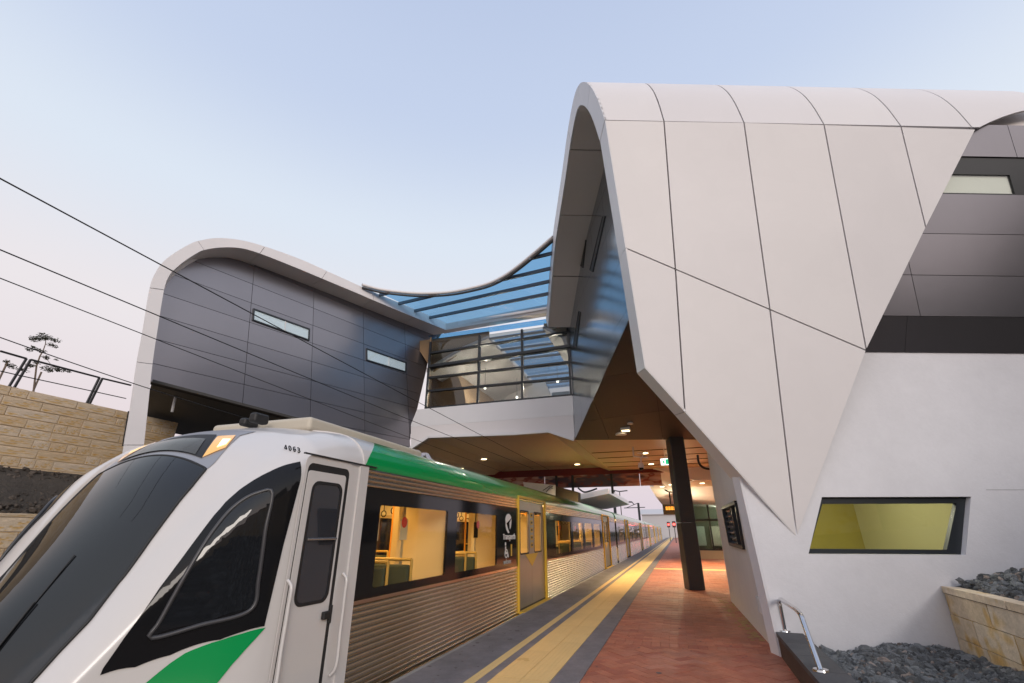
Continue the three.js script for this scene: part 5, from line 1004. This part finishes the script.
// ================================================================ under the bridge: beam, mural, ceiling pieces, fittings
const under = thing('far_fascia', 'dark red beam and patterned mural panel under the far side of the bridge', 'fascia', undefined, V(-3, 2.8, Z_BACK));
{
  const z = Z_BACK, q = p => gz(p, z), yr = q([600, 474.5]).y, yt = q([600, 467.5]).y, x0 = q([470, 478]).x, x1 = q([668, 470]).x;
  part('red_beam', box(x0 - 3, x1, yr, yt, z - .25, z), M.redBeam, under);
  part('upstand', box(x0 - 3, x1, yt, yt + .5, z - .25, z - .05), M.tan, under);
  const a = fbm(256, [[3, 1], [6, .8], [12, .6], [30, .3]], 771), b = fbm(256, [[4, 1], [9, .7], [25, .4]], 871);
  const mix3 = (p, q, t) => p.map((v, k) => v + (q[k] - v) * Math.max(0, Math.min(1, t)));
  const mural = tex(256, (i, j) => { const u = a[j * 256 + i], v = b[j * 256 + i]; let c = mix3([.80, .66, .60], [.66, .42, .38], (u - .4) * 5); c = mix3(c, [.30, .26, .33], (v - .53) * 9); return mix3(c, [.52, .20, .17], (Math.sin(u * 30 + v * 9) - .75) * 3); }, .24, true); mural.repeat.set(.16, .5);
  const mm = mat([1, 1, 1], .5, { map: mural });
  const yb = q([600, 487]).y; let x = x0 - 2; const xs = [x0 - 3, q([545, 480]).x, q([611, 480]).x, q([640, 480]).x, x1 - .3];
  for (let i = 0; i + 1 < xs.length; i++) part('mural_panel', slab([V(xs[i] + .012, yb, z + .06), V(xs[i + 1] - .012, yb, z + .06), V(xs[i + 1] - .012, yr, z + .06), V(xs[i] + .012, yr, z + .06)], .05, [], V(0, 0, -1)), mm, under);
  for (const px of [557, 573, 612]) { const t = q([px, 480]); part('hanger', box(t.x - .05, t.x + .05, yb - .3, yr, z + .07, z + .14), M.black, under); }
}
{ // return of the ceiling towards the shops, with the white bulkhead
  const bk = thing('bulkhead', 'white ceiling bulkhead and lower tan ceiling beyond the dark column', 'ceiling', undefined, V(2.5, 3.2, -23));
  const z = Z_BACK, yl = gz([705, 480], z).y, zs = -30, yt = 3.92;
  part('face', box(.9, 7, yl, yt, z - .1, z), M.white, bk);
  part('slope', slab([V(-.7, yt, z + .2), V(.9, yt, z), V(.9, yl, z), V(-.2, yl - .1, z - 3), V(-.9, yl - .05, z - 3)], .05), M.white, bk);
  const low = part('lower_ceiling', box(.2, 7, yl, yl + .08, zs, z - .1), M.tan, bk);
  for (const p of [[702, 482.5], [691, 487.2], [659, 482], [662, 486], [671, 484]]) { const c = gy(p, yl), dl = part('downlight', new THREE.CylinderGeometry(.13, .13, .03, 18).translate(c.x, c.y - .015, c.z), M.white, low); part('diffuser', new THREE.CylinderGeometry(.1, .1, .01, 18).translate(c.x, c.y - .034, c.z), emit([1, .82, .5], 7), dl); }
  for (const [x, zz] of [[1.6, -24], [2.4, -28], [.8, -27]]) { const l = new THREE.SpotLight(new THREE.Color(1, .72, .36), 95, 30, 1.2, .6, 2); l.position.set(x, yl - .08, zz); l.target.position.set(x, -2, zz); l.castShadow = true; scene.add(l, l.target); }
  // glazed shopfront
  const sf = thing('shopfront', 'dark framed glazed waiting room front at the back of the platform', 'shopfront', undefined, V(3, 0, zs)), xs = [.9, 1.75, 2.6, 3.45, 4.3, 5.2];
  part('plinth', box(.85, 5.4, 0, .42, zs - .2, zs + .05), M.tan, sf);
  const fr = part('frame', join([box(.85, 5.4, 1.95, 2.07, zs - .1, zs), box(.85, 5.4, yl - .14, yl, zs - .1, zs), box(.85, 5.4, .42, .5, zs - .1, zs), ...xs.map(x => box(x - .04, x + .04, .42, yl, zs - .1, zs))]), M.frameDark, sf);
  for (let i = 0; i + 1 < xs.length; i++) { part('pane', box(xs[i] + .04, xs[i + 1] - .04, .5, 1.95, zs - .055, zs - .045), M.glassGrey, sf); part('pane', box(xs[i] + .04, xs[i + 1] - .04, 2.07, yl - .14, zs - .055, zs - .045), M.glassGrey, sf); }
  const dk = mat([.07, .085, .05], .6); part('back_wall', box(.85, 5.4, 0, yl, zs - 3.1, zs - 3), dk, sf); part('end_wall', box(.8, .86, 0, yl, zs - 3, zs - .1), dk, sf); part('end_wall', box(5.4, 5.46, 0, yl, zs - 3, zs), dk, sf);
  part('ceiling', box(.86, 5.4, yl - .1, yl - .02, zs - 3, zs - .1), M.tan, sf);
  for (let k = 0; k < 5; k++) part('display_panel', box(1 + k * .85, 1.55 + k * .85, .6, 1.7, zs - 2.9, zs - 2.85), mat([[.45, .55, .5], [.5, .5, .42], [.3, .4, .4], [.6, .6, .55], [.35, .3, .2]][k], .5), sf);
  const l = new THREE.PointLight(new THREE.Color(.95, .9, .6), 14, 10, 2); l.position.set(2.6, 2.6, zs - 1.3); l.castShadow = true; scene.add(l);
  part('lamp', new THREE.SphereGeometry(.1, 14, 10).translate(2.6, 2.6, zs - 1.3), emit([1, .9, .62], 4), sf);
}
{ // platform canopy carrying on beyond the bridge, and one across the tracks
  const c1 = thing('platform_canopy', 'pale platform canopy beyond the bridge above the departure board', 'canopy', undefined, V(.8, 2.8, -30));
  const z0 = Z_BACK - 3, pts = [[652, 490], [656, 497], [684, 503]].map(p => gz(p, z0 - 2));
  part('slab', slab([V(pts[0].x, pts[0].y, z0), V(pts[1].x, pts[1].y, z0 - 2), V(4, pts[2].y - .1, z0 - 2), V(4, pts[0].y, z0)], .12, [], V(0, 1, 0)), M.trim, c1);
  part('roof', slab([V(pts[1].x, pts[1].y, z0 - 2), V(pts[1].x + .2, pts[1].y, z0 - 22), V(4, pts[2].y - .1, z0 - 22), V(4, pts[2].y - .1, z0 - 2)], .12, [], V(0, 1, 0)), M.trim, c1);
  for (const z of [-32, -40]) part('post', box(2.9, 3.05, 0, 2.9, z - .08, z + .08), M.steelDark, c1);
  part('bracket', pipe([[664, 489], [668, 491.5], [676, 492.5], [684, 493.5]].map(p => gz(p, z0 - .4)), .04, 20, 6), M.black, c1);
  const c2 = thing('platform_canopy', 'pale canopy edge over the far platform seen above the green roof', 'canopy', undefined, V(-9, 2.8, -27));
  const a = [[575, 495], [608, 488.5], [609, 493.5], [577, 500]].map(p => gz(p, -27));
  part('slab', slab([a[0].clone().add(V(-3, 0, 0)), a[0], a[1], a[2], a[3], a[3].clone().add(V(-3, 0, 0))], 12, [], V(0, 0, -1)), M.white, c2);
  part('bracket', pipe([[578, 488], [584, 492], [590, 491], [597, 488.5]].map(p => gz(p, -26.5)), .05, 20, 6), M.black, c2);
  part('post', box(-9.3, -9.1, -1.3, a[0].y, -31, -30.8), M.steelDark, c2);
  const bx = thing('white_sign_board', 'white board with a black double chevron above the green train roof', 'sign', undefined, gz([540, 492], -19.5));
  const r = (p, z) => gz(p, z), bz = -19.5, bq = [[527, 499], [555, 507], [555, 485], [523, 482]].map(p => r(p, bz));
  part('board', slab(bq, .08, [], V(0, 0, -1)), M.white, bx);
  for (const k of [0, 1]) part('chevron', join([bar(r([543 + k * 3, 490.5 + k * 1.6], bz + .02), r([550, 485.8 + k * 1.7], bz + .02), .02, .05, V(0, 0, 1)), bar(r([550, 485.8 + k * 1.7], bz + .02), r([553.3, 487.2 + k * 1.6], bz + .02), .02, .05, V(0, 0, 1))]), M.black, bx);
  const bb = single('equipment_box', slab([[555.5, 507], [578, 508], [578, 492], [555.5, 486]].map(p => r(p, -20)), .6, [], V(0, 0, -1)), mat([.16, .12, .075], .7, { map: T_MIX }), 'brown equipment housing beside the white chevron board', 'housing');
  // the far platform those things stand on
  const fp = struct('far_platform', box(-13, -9.75, -1.5, 0, -80, -17), M.concreteEdge);
  part('post', box(bq[0].x + .3, bq[0].x + .4, 0, bq[0].y + .2, bz - .1, bz - .05), M.steelDark, bx);
}
{ // fittings under the bridge
  const zc = -15.2, q = p => gz(p, zc), cam = thing('security_camera', 'white dome camera hung from a pale pipe bracket under the bridge', 'camera', undefined, q([641, 470]));
  const pts = [[632.5, 440], [633.5, 456.5], [648, 457.5], [648, 449]].map(q);
  part('bracket', join([rod(pts[0], pts[1], .022), rod(pts[1], pts[2], .022), rod(q([642.5, 457]), q([642.5, 453]), .018), rod(q([642.5, 453.2]), q([637, 453.2]), .018)]), M.white, cam);
  const d = q([641, 466]); part('stem', rod(q([641, 457.5]), q([641, 463]), .02), M.white, cam);
  part('housing', new THREE.CylinderGeometry(.075, .1, .15, 20).translate(d.x, d.y + .02, d.z), M.white, cam); part('dome', new THREE.SphereGeometry(.075, 18, 12).translate(d.x, d.y - .06, d.z), M.bandBlack, cam);
  const ez = -15.8, e = [[660.8, 458.8], [670, 459], [669.6, 465.4], [661.2, 465.2]].map(p => gz(p, ez)), ex = thing('exit_sign', 'small lit exit sign with green mark under the bridge ceiling', 'sign', undefined, e[0].clone());
  const w = e[1].x - e[0].x, h = e[0].y - e[3].y, sx = e[3].x, sy = e[3].y;
  part('case', box(sx - .01, sx + w + .01, sy - .01, sy + h + .01, ez - .06, ez - .004), M.white, ex);
  part('face', box(sx, sx + w, sy, sy + h, ez - .003, ez), emit([.92, 1, .95], 2.2), ex);
  const gm = emit([.02, .55, .22], 1), X = t => sx + w * t, Yy = t => sy + h * t, fig = (p) => slab(p.map(([a, b]) => V(X(a), Yy(b), ez + .004)), .002, [], V(0, 0, -1));
  part('mark', join([fig([[.52, .12], [.88, .12], [.88, .9], [.52, .9]]), fig([[.14, .18], [.22, .15], [.34, .42], [.42, .16], [.48, .2], [.40, .56], [.36, .72], [.28, .74], [.2, .5]])]), gm, ex);
  part('hanger', rod(V(sx + w / 2, sy + h, ez - .03), V(sx + w / 2, 3.95, ez - .03), .012), M.white, ex);
  const hook = single('conduit', pipe([[697.5, 455], [699, 463], [703, 467.5], [709, 469], [714, 468.5]].map(p => gz(p, -13.6)), .03, 30, 8), M.black, 'black bent conduit pipe running from the ceiling into the platform wall', 'pipe');
  // departure board on its post
  const bz = -24, b = p => gz(p, bz), B = thing('departure_board', 'hanging departure board with orange lettering beside the dark column', 'display', undefined, b([672, 514]));
  const p0 = b([662.3, 504.2]), p1 = b([680.5, 514.3]);
  part('case', rbox(p0.x, p1.x, p1.y, p0.y, bz - .25, bz, .02), mat([.10, .085, .05], .5), B);
  part('screen', box(p0.x + .1, p1.x - .05, p1.y + .2, p0.y - .09, bz + .001, bz + .006), M.black, B);
  const og = emit([1, .36, .04], 2.2); const tg = g => g; const { TextGeometry } = await import('three/addons/geometries/TextGeometry.js'); const { FontLoader } = await import('three/addons/loaders/FontLoader.js');
  const font = await new FontLoader().loadAsync('fonts/droid/droid_sans_bold.typeface.json');
  for (let k = 0; k < 3; k++) { const hh = .035; for (let i = 0; i < 6; i++) { const xx = p0.x + .13 + i * .12, yy = p0.y - .15 - k * .055; if (xx + .1 < p1.x - .06) part('lit_row', box(xx, xx + .1, yy, yy + hh, bz + .007, bz + .01), og, B); } }
  part('hanger', box((p0.x + p1.x) / 2 - .03, (p0.x + p1.x) / 2 + .03, p0.y, 3.15, bz - .14, bz - .09), M.black, B);
  const ll = b([675, 509]), pl = thing('platform_lamp', 'small bright lamp beside the departure board', 'lamp', undefined, ll.clone().add(V(.25, 0, -1))); part('globe', new THREE.SphereGeometry(.10, 16, 12).translate(ll.x + .25, ll.y, ll.z - 1), emit([1, .86, .6], 6), pl); part('post', rod(V(ll.x + .25, 0, ll.z - 1), V(ll.x + .25, ll.y - .09, ll.z - 1), .035), M.steelDark, pl);
  const lp = new THREE.PointLight(new THREE.Color(1, .82, .5), 12, 20, 2); lp.position.set(ll.x + .25, ll.y - .16, ll.z - .85); lp.castShadow = true; scene.add(lp);
}
{ // far down the line: masts, signals, a pale shed, low trees
  const mast = (px, top, z, label) => { const x = gz([px, top], z); const m = thing('catenary_mast', label, 'mast', undefined, V(x.x, -1.3, z)); part('pole', box(x.x - .13, x.x + .13, -1.3, x.y, z - .1, z + .1), M.frameDark, m); return [m, x]; };
  const [m1, t1] = mast(613.5, 491, -48, 'tall dark catenary mast with a long cantilever arm above the train');
  const zz = -48, q = p => gz(p, zz);
  part('arm', join([rod(q([595, 501.5]), q([632, 502]), .07, 6), rod(q([632, 502]), q([634, 504.5]), .05, 6), rod(q([613, 495]), q([600, 501.5]), .04, 6)]), M.frameDark, m1);
  const [m2, t2] = mast(638.2, 503, -62, 'shorter grey catenary mast with brackets beyond the tall one');
  part('arm', join([rod(gz([624, 508], -62), gz([645, 507.3], -62), .05, 6), rod(gz([638, 503], -62), gz([626, 508], -62), .04, 6)]), M.frameDark, m2);
  const lampPost = thing('light_pole', 'slender light pole with twin heads beyond the bridge', 'light pole', undefined, gz([619.5, 510], -56).setY(-1.3)); const lt = gz([619.5, 491.5], -56);
  part('pole', rod(V(lt.x, -1.3, -56), lt, .05), M.steelDark, lampPost); part('heads', join([rod(lt, lt.clone().add(V(.9, .08, 0)), .06), rod(lt, lt.clone().add(V(-.9, .2, 0)), .06)]), M.steelDark, lampPost);
  const shed = thing('far_shed', 'pale grey roofed shed far beyond the end of the platform', 'building', undefined, V(-8, -1.3, -130)), s = p => gz(p, -130), a = s([641, 509]), b = s([664, 514.5]);
  part('wall', box(a.x, b.x + 6, -1.5, b.y, -140, -130), mat([.5, .49, .5], .8), shed); part('roof', slab([V(a.x - .5, b.y, -129.5), V(b.x + 6.5, b.y, -129.5), V(b.x + 6.5, a.y, -136), V(a.x - .5, a.y, -136)], .15, [], V(0, 1, 0)), mat([.56, .55, .56], .7), shed);
  const sigAt = (px, py, z, label) => { const p = gz([px, py], z), t = thing('signal_lamp', label, 'signal', 'red signal lamps at the platform end', V(p.x, -1, z)); part('post', box(p.x - .05, p.x + .05, -1, p.y + .3, z - .2, z - .1), M.frameDark, t); part('hood', rbox(p.x - .22, p.x + .22, p.y - .4, p.y + .4, z - .12, z - .02, .04), M.black, t); part('lens', new THREE.CylinderGeometry(.15, .15, .03, 18).rotateX(Math.PI / 2).translate(p.x, p.y, z), emit([1, .06, .05], 7), t); const l = new THREE.PointLight(new THREE.Color(1, .1, .08), 3, 30, 2); l.position.set(p.x, p.y, z + .2); l.castShadow = true; scene.add(l); };
  sigAt(674, 524.3, -70, 'nearer red signal lamp of the pair on posts at the platform end'); sigAt(668.5, 524.6, -80, 'red signal lamp on a post next to the train beyond the other signal');
  const tl = [[], []]; for (let k = 0; k < 2; k++) { }
  // unseen bush added at the right, sized to darken the cladding's reflections
  const g2 = []; for (let i = 0; i < 7000; i++) { const x = rr(13, 21), z = rr(-12, 4), h = 6 + 6.5 * Math.abs(Math.sin(z * .35 + 1) * Math.sin(x * .5)); const p = new THREE.PlaneGeometry(rr(.4, .9), rr(.3, .6)); p.rotateY(rr(0, 6)); p.rotateX(rr(-1, 1)); p.translate(x, -1.5 + Math.pow(rnd(), .8) * h, z); g2.push(p); }
  const bush = shade(new THREE.Mesh(join(g2), mat([.05, .055, .038], .9))); bush.name = 'unseen_bush'; bush.userData = { kind: 'stuff', label: 'tall dark belt of unseen bush added behind the long sandstone wall to darken reflections', category: 'wood' }; scene.add(bush);
  // a low wood on the skyline
  const g = []; for (let i = 0; i < 5200; i++) { const x = rr(-160, 140), z = -230 + rr(-25, 25), h = 2.2 + 3.2 * Math.abs(Math.sin(x * .13) * Math.sin(x * .047 + 1)) ; const p = new THREE.PlaneGeometry(rr(.5, 1.2), rr(.4, .9)); p.rotateY(rr(0, 6)); p.rotateX(rr(-1, 1)); p.translate(x, -1.5 + rnd() * h, z); g.push(p); }
  const wood = shade(new THREE.Mesh(join(g), mat([.055, .06, .04], .9))); wood.name = 'skyline_wood'; wood.userData = { kind: 'stuff', label: 'low dark belt of bush along the skyline', category: 'wood' }; scene.add(wood);
}

renderer.render(scene, camera);
